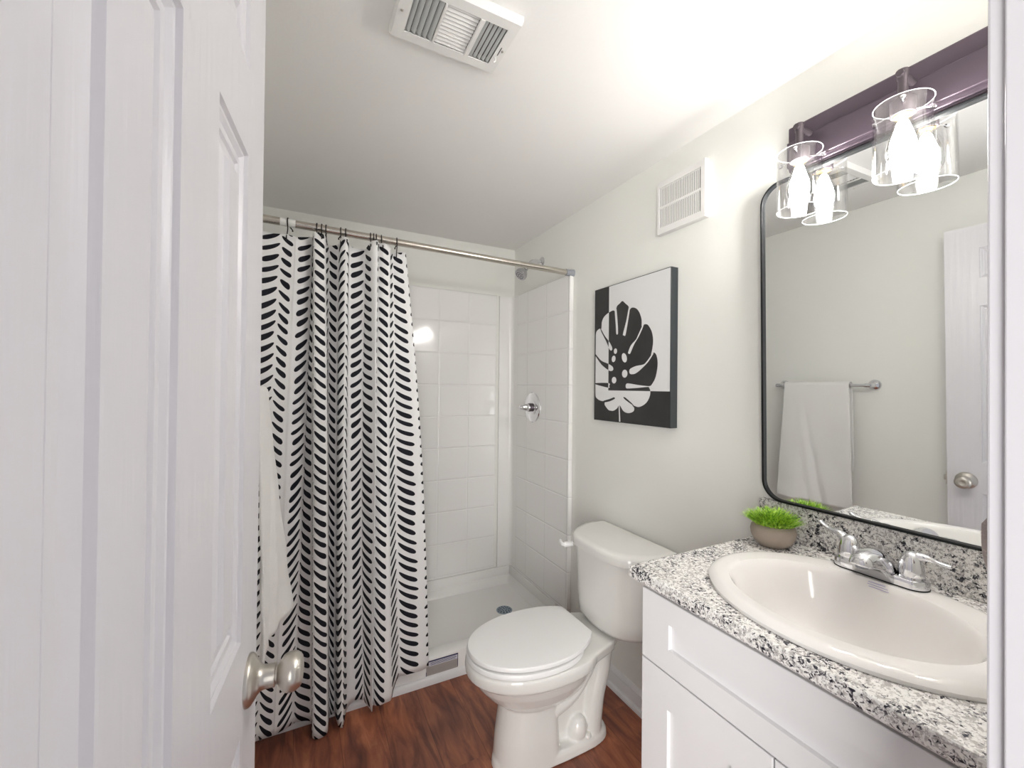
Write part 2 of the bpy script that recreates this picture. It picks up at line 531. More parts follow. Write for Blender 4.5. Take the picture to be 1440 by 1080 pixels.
baseboard('baseboard_left', [(XL - a, z) for a, z in prof], 0.14, 1.75)

# ------------------------------------------------------------------ the open door
TH = math.radians(5.9)
DW, DT, DZ0, DZ1 = 0.595, 0.035, 0.012, 1.915
dv = Vector((math.sin(TH), math.cos(TH), 0)); dn = Vector((math.cos(TH), -math.sin(TH), 0))
far = Vector((-0.052, 0.753, 0))
def DP(t, z, d):                              # t from the far (latch) edge, d out of the hall face
    return far - dv * t + dn * d + Vector((0, 0, z))
bm = bmesh.new()
cols = [(0.101, 0.232), (0.333, 0.490)]
rows = [(0.20, 0.82), (0.946, 1.588), (1.700, 1.822)]
ts = [0, cols[0][0], cols[0][1], cols[1][0], cols[1][1], DW]
zs = [DZ0, rows[0][0], rows[0][1], rows[1][0], rows[1][1], rows[2][0], rows[2][1], DZ1]
pp = [(0, 0), (0.0025, -0.0045), (0.0050, -0.0050), (0.0105, -0.0095), (0.0125, -0.0098), (0.0150, -0.0070), (0.0235, -0.0068), (0.0262, -0.0098), (0.034, -0.0088), (0.0445, -0.0062), (0.0485, -0.0014), (0.052, -0.0010)]
for side in (0.0, -DT):
    sg = 1 if side == 0.0 else -1
    for i in range(len(ts) - 1):
        for j in range(len(zs) - 1):
            a, b, c, d = ts[i], ts[i + 1], zs[j], zs[j + 1]
            if (a, b) in cols and (c, d) in rows:
                rings = [[DP(a + q, c + q, side + e * sg), DP(b - q, c + q, side + e * sg), DP(b - q, d - q, side + e * sg), DP(a + q, d - q, side + e * sg)] for q, e in pp]
                loft(bm, rings, False, True)
            else:
                bm.faces.new([bm.verts.new(DP(x, z, side)) for x, z in ((a, c), (b, c), (b, d), (a, d))])
for (a, c), (b, d) in (((0, DZ0), (DW, DZ0)), ((DW, DZ0), (DW, DZ1)), ((DW, DZ1), (0, DZ1)), ((0, DZ1), (0, DZ0))):
    bm.faces.new([bm.verts.new(v) for v in (DP(a, c, 0), DP(b, d, 0), DP(b, d, -DT), DP(a, c, -DT))])
bmesh.ops.remove_doubles(bm, verts=bm.verts[:], dist=1e-5)
door = structure(link('door_1', bm, M['door']), 'white six panel door standing open along the left side', 'door')
KZ, KT = 0.868, 0.056
bm = bmesh.new()
lathe(bm, DP(KT, KZ, 0.0), dn, [(0.0, 0.034), (0.003, 0.034), (0.006, 0.032), (0.010, 0.026), (0.013, 0.021), (0.017, 0.0165), (0.023, 0.0155), (0.034, 0.0155), (0.035, 0.0145), (0.0352, 0.011)], 40)
rose = link('door_knob', bm, M['nickel'], door, 40)
bm = bmesh.new()
lathe(bm, DP(KT, KZ, 0.030), dn, [(0.0, 0.011), (0.007, 0.0115), (0.010, 0.017), (0.014, 0.0225), (0.020, 0.0258), (0.027, 0.0262), (0.033, 0.0245), (0.034, 0.0232), (0.036, 0.0225), (0.039, 0.018), (0.0405, 0.010), (0.0400, 0.009), (0.0385, 0.006)], 40)
link('knob_ball', bm, M['nickel'], rose, 40)
bm = bmesh.new()
for q in (DP(-0.0012, KZ, -DT / 2),):
    box(bm, q.x - 0.010, q.x + 0.010, q.y - 0.0015, q.y + 0.0035, q.z - 0.028, q.z + 0.028, 0.001); box(bm, q.x - 0.006, q.x + 0.006, q.y + 0.003, q.y + 0.012, q.z - 0.011, q.z + 0.011, 0.002)
link('latch', bm, M['nickel'], door, 40)

# ------------------------------------------------------------------ shower: pan, surround, fittings
PY0, XP = 1.783, 1.208                        # front of the curb, face of the right surround panel
bm = bmesh.new()
def rr_rect(x0, x1, y0, y1, r, z, n=6):
    out = []
    for cx, cy, a0 in ((x1 - r, y1 - r, 0), (x0 + r, y1 - r, 90), (x0 + r, y0 + r, 180), (x1 - r, y0 + r, 270)):
        for k in range(n + 1):
            a = math.radians(a0 + 90 * k / n)
            out.append((cx + r * math.cos(a), cy + r * math.sin(a), z))
    return out
X0, X1, Y1 = XL + 0.001, XW - 0.001, YB - 0.001
rings = [rr_rect(X0, X1, PY0, Y1, 0.004, 0.001), rr_rect(X0, X1, PY0, Y1, 0.004, 0.098), rr_rect(X0, X1, PY0 + 0.003, Y1, 0.006, 0.105), rr_rect(X0 + 0.003, X1 - 0.003, PY0 + 0.009, Y1 - 0.003, 0.008, 0.108),
         rr_rect(X0 + 0.02, X1 - 0.022, PY0 + 0.066, Y1 - 0.016, 0.012, 0.108), rr_rect(X0 + 0.024, X1 - 0.026, PY0 + 0.073, Y1 - 0.02, 0.014, 0.104), rr_rect(X0 + 0.028, X1 - 0.036, PY0 + 0.082, Y1 - 0.03, 0.02, 0.070),
         rr_rect(X0 + 0.036, X1 - 0.044, PY0 + 0.095, Y1 - 0.038, 0.022, 0.060), rr_rect(X0 + 0.12, X1 - 0.13, PY0 + 0.16, Y1 - 0.12, 0.04, 0.054)]
loft(bm, rings)
# raised flange against the back and right walls
box(bm, X0, X1, YB - 0.018, YB - 0.001, 0.09, 0.160, 0.004)
box(bm, XW - 0.026, XW - 0.001, PY0 + 0.06, YB - 0.001, 0.09, 0.160, 0.004)
box(bm, X0, X0 + 0.022, PY0 + 0.06, YB - 0.001, 0.09, 0.160, 0.004)
pan = link('shower_pan', bm, M['acrylic'], smooth=28)
tag(pan, 'white shower pan with a low curb behind the curtain', 'shower pan')
bm = bmesh.new()
lathe(bm, (1.03, 2.085, 0.0525), (0, 0, 1), [(0, 0.044), (0.003, 0.044), (0.0045, 0.041), (0.003, 0.036), (0.0035, 0.0)], 32)
dr = link('drain', bm, M['drain'], pan, 40)
bm = bmesh.new()
for ring, n in ((0.012, 5), (0.024, 9), (0.033, 12)):
    for k in range(n):
        a = k * 2 * math.pi / n
        lathe(bm, (1.03 + ring * math.cos(a), 2.085 + ring * math.sin(a), 0.0555), (0, 0, 1), [(0, 0.0033), (0.0012, 0.0033)], 8)
link('strainer_holes', bm, M['black'], dr)
bm = bmesh.new(); box(bm, 0.508, 0.652, PY0 - 0.0006, PY0 + 0.0005, 0.033, 0.096)
lab = link('warning_label', bm, M['label_grey'], pan)
lab['label'] = 'silver grey label with a dark blue printed top on the curb'
bm = bmesh.new(); box(bm, 0.520, 0.650, PY0 - 0.0012, PY0, 0.072, 0.094)
link('label_text', bm, M['label'], lab)
bm = bmesh.new()
box(bm, 0.519, 0.652, PY0 - 0.0016, PY0 - 0.0002, 0.0905, 0.0955)
for z, a, b in ((0.0855, 0.527, 0.642), (0.0808, 0.524, 0.646), (0.0760, 0.527, 0.640)):
    box(bm, a, b, PY0 - 0.0016, PY0 - 0.0002, z, z + 0.0016)
box(bm, 0.6495, 0.652, PY0 - 0.0016, PY0 - 0.0002, 0.038, 0.0955); box(bm, 0.507, 0.509, PY0 - 0.0016, PY0 - 0.0002, 0.033, 0.050)
link('label_text', bm, M['ink'], lab)
bm = bmesh.new()                               # rounded shoe moulding along the foot of the curb
q = [(0, 0)] + [(-0.016 * math.cos(math.radians(a)), 0.030 * math.sin(math.radians(a))) for a in (0, 15, 30, 45, 60, 75, 90)]
loft(bm, [[(x, PY0 - 0.0005 + a, z + 0.0005) for a, z in q] for x in (XL + 0.001, XW - 0.0255)])
structure(link('trim_3', bm, M['trim'], smooth=50))

sur = thing('shower_surround', 'white moulded tile shower surround on three walls', 'shower surround', (0.5, YB, 0.16))
TZ = 1.858
bm = bmesh.new(); box(bm, XL + 0.13, 1.102, YB - 0.010, YB - 0.0005, 0.161, TZ, 0.002)
link('back_panel', bm, M['tile_x'], sur, 20)
def corner(bm, x_wall, sx, z0, z1):
    """rounded corner panel between the back and a side wall"""
    r, y = 0.028, YB - 0.012
    pl = [(x_wall + sx * 0.108, y), (x_wall + sx * (0.016 + r), y)]
    for k in range(1, 8):
        a = math.radians(90 * k / 8)
        pl.append((x_wall + sx * (0.016 + r - r * math.sin(a)), y - r + r * math.cos(a)))
    pl += [(x_wall + sx * 0.016, y - r), (x_wall + sx * 0.016, y - 0.075)]
    back = [(x_wall + sx * 0.001, y - 0.075), (x_wall + sx * 0.001, YB - 0.0007), (x_wall + sx * 0.108, YB - 0.0007)]
    loft(bm, [[(a, b, z) for a, b in pl + back] for z in (z0, z1)])
bm = bmesh.new(); corner(bm, XW, -1, 0.161, TZ - 0.002); link('corner_panel', bm, M['acrylic'], sur, 30)
bm = bmesh.new(); corner(bm, XL, 1, 0.161, TZ - 0.002); link('corner_panel', bm, M['acrylic'], sur, 30)
bm = bmesh.new(); box(bm, XP, XW - 0.0005, 1.745, YB - 0.088, 0.161, TZ, 0.004); box(bm, XP - 0.001, XW - 0.0005, 1.738, 1.752, 0.109, TZ, 0.003)
link('right_panel', bm, M['tile_y'], sur, 20)
bm = bmesh.new(); box(bm, XL + 0.0005, XL + 0.022, 1.76, YB - 0.088, 0.161, TZ, 0.004)
link('left_panel', bm, M['tile_y'], sur, 20)

sh = thing('showerhead', 'chrome shower head on a bent arm above the surround', 'shower head', (XW, 2.05, 2.0))
bm = bmesh.new(); lathe(bm, (XW - 0.0005, 2.05, 2.0), (-1, 0, 0), [(0, 0.028), (0.003, 0.028), (0.010, 0.020), (0.013, 0.012)], 28)
link('flange', bm, M['chrome'], sh, 40)
bm = bmesh.new(); tube(bm, spline([(XW - 0.004, 2.05, 2.0), (1.185, 2.05, 2.0), (1.15, 2.045, 1.985), (1.121, 2.04, 1.945)]), 0.0095, 14)
link('shower_arm', bm, M['chrome'], sh, 50)
hd = Vector((-0.66, -0.10, -0.74)).normalized()
ho = Vector((1.124, 2.0405, 1.950))
bm = bmesh.new(); lathe(bm, ho, hd, [(0, 0.013), (0.012, 0.014), (0.016, 0.012), (0.022, 0.017), (0.036, 0.027), (0.050, 0.034), (0.062, 0.0355), (0.066, 0.034), (0.0665, 0.030)], 32)
hb = link('spray_head', bm, M['dark_chrome'], sh, 40)
bm = bmesh.new(); lathe(bm, ho + hd * 0.0655, hd, [(0, 0.030), (0.003, 0.029), (0.003, 0.0)], 28)
fc = link('spray_face', bm, M['dark_chrome'], hb, 40)
bm = bmesh.new()
for ring, n in ((0.010, 6), (0.021, 12)):
    d_, u_, v_ = frame(hd)
    for k in range(n):
        a = k * 2 * math.pi / n
        lathe(bm, ho + hd * 0.068 + (u_ * math.cos(a) + v_ * math.sin(a)) * ring, hd, [(0, 0.0028), (0.0022, 0.0022)], 8)
link('nozzles', bm, M['black'], hb)
SV = (XP, 2.10, 1.17)
sv = thing('shower_valve', 'chrome shower valve with a round plate and tapered knob', 'shower valve', SV)
bm = bmesh.new(); lathe(bm, SV, (-1, 0, 0), [(0, 0.086), (0.004, 0.086), (0.0075, 0.083), (0.009, 0.078), (0.0095, 0.052), (0.012, 0.048), (0.013, 0.034)], 40)
link('escutcheon', bm, M['chrome'], sv, 30)
bm = bmesh.new(); lathe(bm, (XP - 0.012, 2.10, 1.17), (-1, 0, 0), [(0, 0.024), (0.018, 0.024), (0.020, 0.021)], 28)
link('valve_sleeve', bm, M['socket'], sv, 40)
bm = bmesh.new(); lathe(bm, (XP - 0.030, 2.10, 1.17), (-1, 0, 0), [(0, 0.022), (0.004, 0.0235), (0.022, 0.019), (0.038, 0.0135), (0.044, 0.0125), (0.052, 0.0125), (0.056, 0.009)], 28)
link('valve_knob', bm, M['chrome'], sv, 40)

# ------------------------------------------------------------------ curtain rod, curtain, hooks
RY = 1.745
def rod_z(x):
    return 1.8815 - (x + 0.115) * 0.0145
rod = thing('curtain_rod', 'brushed steel tension rod across the shower opening', 'curtain rod', (0.5, RY, 1.87))
bm = bmesh.new(); tube(bm, [(XL + 0.03, RY, rod_z(XL + 0.03)), (0.42, RY, rod_z(0.42)), (1.19, RY, rod_z(1.19))], 0.0140, 20); link('rod_tube', bm, M['rod'], rod, 40)
bm = bmesh.new(); tube(bm, [(1.185, RY, rod_z(1.185)), (1.207, RY, rod_z(1.207)), (XW - 0.0005, RY, rod_z(1.22))], [0.0165, 0.0165, 0.019], 20); link('end_cap', bm, M['grey_rubber'], rod, 40)
bm = bmesh.new(); tube(bm, [(XL + 0.0005, RY, rod_z(XL)), (XL + 0.02, RY, rod_z(XL)), (XL + 0.045, RY, rod_z(XL))], [0.019, 0.0165, 0.0165], 20); link('end_cap', bm, M['grey_rubber'], rod, 40)
bm = bmesh.new(); tube(bm, [(-0.066, RY, rod_z(-0.066)), (-0.016, RY, rod_z(-0.016))], 0.0143, 20); link('rod_sticker', bm, M['white_tag'], rod, 40)

CTL = [(0, -0.1292, -0.1438, -0.1560, 0.03), (0.46, -0.0615, -0.088, -0.1123, 0.03), (0.9, -0.0186, -0.0437, -0.0625, 0.03), (1.02, -0.0094, -0.0234, -0.0559, 0.03), (1.46, 0.038, 0.0208, -0.0043, -0.005), (1.6, 0.0406, 0.0281, 0.0121, -0.015), (1.88, 0.0454, 0.0497, 0.0574, -0.01), (2.2, 0.0434, 0.0524, 0.0624, 0.02), (2.47, 0.0462, 0.0539, 0.0649, 0.05), (2.65, 0.0624, 0.0713, 0.0881, 0.058), (2.88, 0.0794, 0.0955, 0.1101, 0.05), (3.1, 0.0857, 0.1009, 0.1169, 0.02), (3.46, 0.0985, 0.1054, 0.1232, -0.026), (3.88, 0.1315, 0.1331, 0.1407, -0.024), (4.02, 0.1351, 0.1367, 0.1442, -0.01), (4.25, 0.1387, 0.1427, 0.15, 0.04), (4.47, 0.1549, 0.1564, 0.161, 0.055), (4.6, 0.1634, 0.1636, 0.167, 0.045), (4.88, 0.169, 0.1718, 0.1843, 0), (5.02, 0.1749, 0.1842, 0.2127, -0.02), (5.45, 0.2282, 0.2268, 0.2475, -0.02), (5.6, 0.237, 0.2356, 0.2535, -0.005), (5.88, 0.2468, 0.2638, 0.2654, 0.04), (6.0, 0.2657, 0.2681, 0.2683, 0.055), (6.2, 0.2743, 0.2726, 0.2728, 0.035), (6.46, 0.2778, 0.2748, 0.275, 0.03), (6.65, 0.2943, 0.2952, 0.2939, 0.045), (6.88, 0.3134, 0.317, 0.3182, 0.045), (7.0, 0.3184, 0.3234, 0.3412, 0.04), (7.2, 0.3268, 0.3375, 0.3584, 0.01), (7.45, 0.3373, 0.3567, 0.3838, -0.015), (7.6, 0.3492, 0.3788, 0.406, -0.01), (7.88, 0.376, 0.4323, 0.4658, 0.0), (8.0, 0.3818, 0.4473, 0.4869, 0), (8.1, 0.3887, 0.4606, 0.5067, -0.005)]
dense = spline(CTL, 9)
def lerp_tab(tab, u):
    for (a, va), (b, vb) in zip(tab, tab[1:]):
        if u <= b:
            t = max(0.0, (u - a) / (b - a))
            return va + (vb - va) * t
    return tab[-1][1]
BOT = [(0, 0.040), (1.0, 0.046), (1.6, 0.035), (2.2, 0.015), (2.6, 0.004), (3.1, 0.008), (3.6, 0.012), (4.5, 0.016), (5.0, 0.045), (5.6, 0.030), (6.2, 0.035), (7.0, 0.048), (7.4, 0.088), (8.1, 0.100)]
TOP = [(0, 1.826), (0.3, 1.823), (0.62, 1.828), (1.0, 1.822), (1.5, 1.842), (1.8, 1.848), (2.5, 1.845), (3.1, 1.838), (3.6, 1.825), (4.4, 1.846), (5.2, 1.828), (5.5, 1.830), (6.0, 1.852), (6.7, 1.846), (7.2, 1.826), (8.1, 1.836)]
bm = bmesh.new()
uvl = bm.loops.layers.uv.new('cloth')
NV = 64
grid = []
for u, xt, xm, xb, d in dense:
    zt, zb = lerp_tab(TOP, u), lerp_tab(BOT, u)
    row = []
    for k in range(NV + 1):
        t = k / NV
        z = zt + (zb - zt) * t
        # quadratic through top, middle (z about 1.05) and bottom
        q = 0.44
        x = xt * (t - q) * (t - 1) / (q) + xm * t * (t - 1) / (q * (q - 1)) + xb * t * (t - q) / (1 - q)
        wave = 0.004 * math.sin(z * 4.1 + u * 2.3) * min(1, t * 4)
        y = RY - 0.006 - d * (0.85 + 0.25 * t) + wave
        y = min(y, PY0 - 0.018 if z < 0.25 else 1.80)
        row.append((bm.verts.new((x, y, z)), u, z))
    grid.append(row)
for a, b in zip(grid, grid[1:]):
    for k in range(NV):
        vs = (a[k], b[k], b[k + 1], a[k + 1])
        f = bm.faces.new([v[0] for v in vs])
        for l, v in zip(f.loops, vs):
            l[uvl].uv = (v[1], v[2])
cur = link('shower_curtain', bm, M['curtain'], smooth=70)
tag(cur, 'white shower curtain printed with black brush strokes, hanging bunched from the rod', 'shower curtain')
sm = cur.modifiers.new('thickness', 'SOLIDIFY'); sm.thickness = 0.0012
bake(cur)
HOOKS = [(-0.04, 0.62), (0.0565, 1.75), (0.073, 2.75), (0.088, 3.2), (0.140, 4.2), (0.158, 4.5), (0.250, 5.85), (0.262, 6.0), (0.272, 6.2), (0.292, 6.6), (0.353, 7.62)]
def curtain_at(u):
    a = min(dense, key=lambda r: abs(r[0] - u))
    return Vector((a[1], RY - 0.006 - a[4] * 0.85, lerp_tab(TOP, u) - 0.013))
HLAB = ['dark S hook nearest the white sticker on the rod', 'dark curtain hook, second from the door along the rod', 'dark curtain hook, third from the door along the rod', 'dark curtain hook, fourth from the door along the rod',
        'dark curtain hook, left one of the pair over the narrow white fold', 'dark curtain hook, right one of the pair over the narrow white fold', 'dark curtain hook, first of the cluster of four right of the middle',
        'dark curtain hook, second of the cluster of four right of the middle', 'dark curtain hook, third of the cluster of four right of the middle', 'dark curtain hook, last of the cluster of four right of the middle',
        'dark curtain hook at the free right end of the curtain']
for (hx, hu), lb in zip(HOOKS, HLAB):
    c = curtain_at(hu)
    rz = rod_z(hx)
    top = 0.0150
    tw = R.choice((-1, 1)) * R.uniform(0.004, 0.011)
    pts = [(hx + 0.004 + tw, RY + 0.0155, rz - 0.020), (hx + 0.003, RY + 0.0165, rz - 0.004), (hx + 0.002, RY + 0.0115, rz + 0.0125), (hx, RY, rz + top + 0.0015), (hx - 0.002, RY - 0.0120, rz + 0.0115),
           (hx - 0.002, RY - 0.0165, rz - 0.004), (hx - 0.001, RY - 0.010, rz - 0.022), ((hx + c.x) / 2, (RY - 0.008 + c.y) / 2, (rz - 0.022 + c.z) / 2), (c.x, c.y - 0.006, c.z + 0.003), (c.x, c.y - 0.004, c.z - 0.004), (c.x + 0.002, c.y + 0.005, c.z - 0.005), (c.x + 0.003, c.y + 0.009, c.z + 0.003)]
    bm = bmesh.new()
    tube(bm, spline(pts, 5), 0.0021, 8)
    lathe(bm, pts[0], (0, 0, -1), [(0, 0.0012), (0.001, 0.0028), (0.004, 0.0030), (0.006, 0.001)], 10)
    tag(link('curtain_hook', bm, M['hook'], smooth=60), lb, 'curtain hook', 'hooks on the shower rod')

# ------------------------------------------------------------------ toilet
TYB, TYT = 1.290, 1.268                        # centre lines of bowl and tank
toi = thing('toilet', 'white porcelain toilet with a closed lid beside the vanity', 'toilet', (0.80, TYB, 0))
def egg(xf, xb, hw, z, n=48, back=2.6, yc=TYB, wide=0.55):
    """egg outline: front tip at xf, back at xb, half width hw; 'wide' places the widest point"""
    xm = xf + (xb - xf) * wide
    out = []
    for k in range(n):
        a = 2 * math.pi * k / n
        c, s = math.cos(a), math.sin(a)
        if c < 0:
            x = xm - (xm - xf) * abs(c) ** 0.94
            y = hw * math.copysign(abs(s) ** 0.97, s)
        else:
            e = 2 / back
            x = xm + (xb - xm) * abs(c) ** e
            y = hw * math.copysign(abs(s) ** e, s)
        out.append((x, yc + y, z))
    return out
bm = bmesh.new()                               # bowl, rim, pedestal, trapway and foot grown into one body
loft(bm, [egg(0.600, 1.043, 0.090, 0.001, back=4), egg(0.598, 1.046, 0.092, 0.006, back=4), egg(0.600, 1.044, 0.091, 0.028, back=4), egg(0.610, 1.036, 0.085, 0.041, back=4)])
loft(bm, [egg(0.604, 0.830, 0.090, 0.004, back=5, wide=0.62), egg(0.612, 0.822, 0.090, 0.10, back=5, wide=0.62), egg(0.626, 0.815, 0.086, 0.20, back=5, wide=0.62), egg(0.640, 0.82, 0.084, 0.28, back=5, wide=0.62)])
loft(bm, [egg(0.660, 0.86, 0.060, 0.185), egg(0.622, 0.90, 0.098, 0.215), egg(0.580, 0.935, 0.128, 0.250), egg(0.545, 0.955, 0.148, 0.290), egg(0.524, 0.965, 0.160, 0.322),
          egg(0.516, 0.97, 0.1665, 0.328), egg(0.507, 0.98, 0.1725, 0.334), egg(0.505, 0.985, 0.174, 0.350), egg(0.506, 0.985, 0.174, 0.366), egg(0.511, 0.985, 0.170, 0.375)])
# deck under the tank
def deck(z, a):
    return [(0.86, TYB - 0.150 + a, z), (0.93, TYB - 0.140 + a, z), (1.005, TYB - 0.118 + a, z), (1.030, TYB - 0.108 + a, z), (1.042, TYB - 0.095 + a, z), (1.075, TYB - 0.075 + a, z), (1.13, TYT - 0.055 + a, z), (1.13, TYT + 0.055 - a, z), (1.075, TYB + 0.075 - a, z), (1.042, TYB + 0.095 - a, z), (1.030, TYB + 0.108 - a, z), (1.005, TYB + 0.118 - a, z), (0.93, TYB + 0.140 - a, z), (0.86, TYB + 0.150 - a, z)]
loft(bm, [deck(0.325, 0.022), deck(0.340, 0.004), deck(0.372, 0.0), deck(0.376, 0.004)])
loft(bm, [egg(0.76, 0.985, 0.050, 0.02, back=4), egg(0.76, 1.00, 0.048, 0.20, back=4), egg(0.76, 1.045, 0.056, 0.34, back=4)])
for sy in (-1, 1):
    # column under the tank, ridge under the bowl, outlet bump above the foot
    tube(bm, spline([(1.025, TYB + sy * 0.038, 0.345), (1.012, TYB + sy * 0.042, 0.26), (0.985, TYB + sy * 0.042, 0.16), (0.972, TYB + sy * 0.040, 0.03)], 6), [0.042] * 19, 18)
    tube(bm, spline([(0.965, TYB + sy * 0.060, 0.330), (0.925, TYB + sy * 0.062, 0.265), (0.870, TYB + sy * 0.060, 0.205), (0.800, TYB + sy * 0.058, 0.175)], 6), [0.030] * 19, 14)
    for rr, zz in ((1.0, 0.0),):
        o_ = Vector((0.905, TYB + sy * 0.046, 0.055))
        lathe(bm, o_, (0.05, sy * 0.30, 1), [(-0.02, 0.036), (0.01, 0.039), (0.03, 0.036), (0.048, 0.027), (0.060, 0.014), (0.063, 0.002)], 24)
body = link('bowl', bm, M['porcelain'], toi)
rm = body.modifiers.new('grow', 'REMESH'); rm.mode = 'VOXEL'; rm.voxel_size = 0.0036; rm.use_smooth_shade = True
cs = body.modifiers.new('soften', 'SMOOTH'); cs.factor = 0.5; cs.iterations = 5
bake(body)
for f in body.data.polygons:
    f.use_smooth = True
bm = bmesh.new()
for sy in (-1, 1):
    bm = bmesh.new()
    lathe(bm, (0.938, TYB + sy * 0.0725, 0.0405), (0, 0, 1), [(0, 0.0145), (0.006, 0.014), (0.011, 0.011), (0.013, 0.005)], 20)
    link('bolt_cap', bm, M['porcelain'], toi, 60)
def skew(pts):                                # the seat sits a touch askew on its hinges
    return [(x, y + 0.09 * max(0.0, x - 0.74) ** 2 / 0.21, z) for x, y, z in pts]
def seat_rings(xf, xb, hw, z0, z1, r):
    return [skew(egg(*q, back=2.35)) for q in ((xf + r, xb - r, hw - r, z0), (xf, xb, hw, z0 + r * 0.6), (xf, xb, hw, z1 - r * 0.8), (xf + r * 0.5, xb - r * 0.3, hw - r * 0.5, z1 - r * 0.15), (xf + r * 2, xb - r * 1.5, hw - r * 2, z1))]
bm = bmesh.new(); loft(bm, seat_rings(0.510, 0.936, 0.1690, 0.376, 0.394, 0.004)); link('seat', bm, M['seat'], toi, 40)
def lid_out(a, z):
    """lid outline: egg with the back cut straight"""
    pts = egg(0.513 + a, 0.992, 0.1640 - a, z, n=72, back=2.05, wide=0.51)
    return skew([(min(x, 0.953 - a), y, z) for x, y, z in pts])
bm = bmesh.new(); loft(bm, [lid_out(0.003, 0.3975), lid_out(0, 0.399), lid_out(0, 0.408), lid_out(0.002, 0.4115), lid_out(0.012, 0.4135)])
lid = link('lid', bm, M['seat'], toi, 40)
bm = bmesh.new()
for sy in (-1, 1):
    bm = bmesh.new()
    box(bm, 0.935, 0.972, TYB + 0.016 + sy * 0.055 - 0.012, TYB + 0.016 + sy * 0.055 + 0.012, 0.374, 0.396, 0.006, 3)
    link('hinge', bm, M['seat'], toi, 50)
def tank_out(z, hw, xf, xb, bow, r=0.05, n=14):
    """flat back at xb, rounded ends, bowed front whose middle reaches xf"""
    pts = []
    for k in range(n * 2 + 1):                 # front, from -y to +y
        t = -1 + k / n
        e = abs(t) ** 5.0
        pts.append((xf + bow * t * t + (xb - xf - bow) * 0.55 * e, TYT + hw * t, z))
    pts += [(xb - 0.010, TYT + hw * 0.995, z), (xb, TYT + hw * 0.95, z), (xb, TYT, z), (xb, TYT - hw * 0.95, z), (xb - 0.010, TYT - hw * 0.995, z)]
    return pts
bm = bmesh.new()
loft(bm, [tank_out(0.381, 0.150, 1.035, 1.19, 0.03), tank_out(0.387, 0.172, 1.010, 1.205, 0.03), tank_out(0.407, 0.186, 0.998, 1.212, 0.03), tank_out(0.45, 0.192, 0.996, 1.214, 0.03), tank_out(0.55, 0.200, 0.994, 1.214, 0.03), tank_out(0.664, 0.206, 0.990, 1.214, 0.03)])
link('tank', bm, M['porcelain'], toi, 45)
bm = bmesh.new()
loft(bm, [tank_out(0.661, 0.213, 0.982, 1.216, 0.03), tank_out(0.664, 0.217, 0.977, 1.217, 0.03), tank_out(0.686, 0.218, 0.976, 1.217, 0.03), tank_out(0.695, 0.215, 0.979, 1.216, 0.03), tank_out(0.7005, 0.208, 0.988, 1.212, 0.03), tank_out(0.703, 0.19, 1.005, 1.205, 0.03)])
link('tank_lid', bm, M['porcelain'], toi, 50)
bm = bmesh.new()
tube(bm, spline([(1.020, TYT + 0.170, 0.640), (0.993, TYT + 0.172, 0.640), (0.985, TYT + 0.174, 0.640)], 3), 0.011, 16)
tube(bm, spline([(0.987, TYT + 0.172, 0.640), (0.981, TYT + 0.182, 0.6400), (0.983, TYT + 0.195, 0.641), (0.988, TYT + 0.209, 0.644)], 5), [(0.006, 0.008)] * 16, 12)
lv = link('flush_lever', bm, M['seat'], toi, 50)
bm = bmesh.new(); box(bm, 1.06, 1.13, TYT - 0.06, TYT + 0.06, 0.3755, 0.384, 0.003)
link('tank_gasket', bm, M['black'], toi)

# ------------------------------------------------------------------ vanity cabinet
VX0, VX1, VY0, VY1, VZ1 = 0.738, 1.2285, 0.1225, 0.733, 0.8335
van = thing('vanity_cabinet', 'white shaker vanity cabinet under the granite counter', 'vanity cabinet', (0.98, 0.43, 0))
bm = bmesh.new(); box(bm, VX0, VX1, VY0, VY0 + 0.016, 0.09, VZ1); box(bm, VX0, VX1, VY1 - 0.016, VY1, 0.09, VZ1); box(bm, VX1 - 0.012, VX1, VY0 + 0.016, VY1 - 0.016, 0.09, VZ1); box(bm, VX0, VX1 - 0.012, VY0 + 0.016, VY1 - 0.016, 0.09, 0.106); box(bm, VX0, VX0 + 0.012, VY0 + 0.016, VY1 - 0.016, 0.106, VZ1); box(bm, VX0 + 0.06, VX1, VY0 + 0.002, VY1 - 0.002, 0.0, 0.09)
link('cabinet_body', bm, M['cabinet'], van, 20)
def shaker(name, y0, y1, z0, z1, ry, rz):
    b = bmesh.new()
    xf, xb, xi = VX0 - 0.0185, VX0 - 0.0005, VX0 - 0.0105
    rings = [[(xb, y0, z0), (xb, y1, z0), (xb, y1, z1), (xb, y0, z1)],
             [(xf + 0.0012, y0, z0), (xf + 0.0012, y1, z0), (xf + 0.0012, y1, z1), (xf + 0.0012, y0, z1)],
             [(xf, y0 + 0.0012, z0 + 0.0012), (xf, y1 - 0.0012, z0 + 0.0012), (xf, y1 - 0.0012, z1 - 0.0012), (xf, y0 + 0.0012, z1 - 0.0012)]]
    for e, x in ((0, xf), (0.0015, xi)):
        rings.append([(x, y0 + ry + e, z0 + rz + e), (x, y1 - ry - e, z0 + rz + e), (x, y1 - ry - e, z1 - rz - e), (x, y0 + ry + e, z1 - rz - e)])
    loft(b, rings)
    return link(name, b, M['cabinet'], van)
shaker('drawer_front', VY0 + 0.003, VY1 - 0.001, 0.6685, 0.8255, 0.077, 0.0515)
shaker('cabinet_door', 0.4312, VY1 - 0.001, 0.10, 0.6650, 0.075, 0.074)
shaker('cabinet_door', VY0 + 0.003, 0.4278, 0.10, 0.6650, 0.075, 0.074)
bm = bmesh.new(); box(bm, VX0 - 0.010, VX0 + 0.016, VY0, VY1 + 0.004, VZ1 + 0.0005, 0.8395); box(bm, VX0 + 0.016, VX1, VY1 - 0.014, VY1 + 0.004, VZ1 + 0.0005, 0.8395)
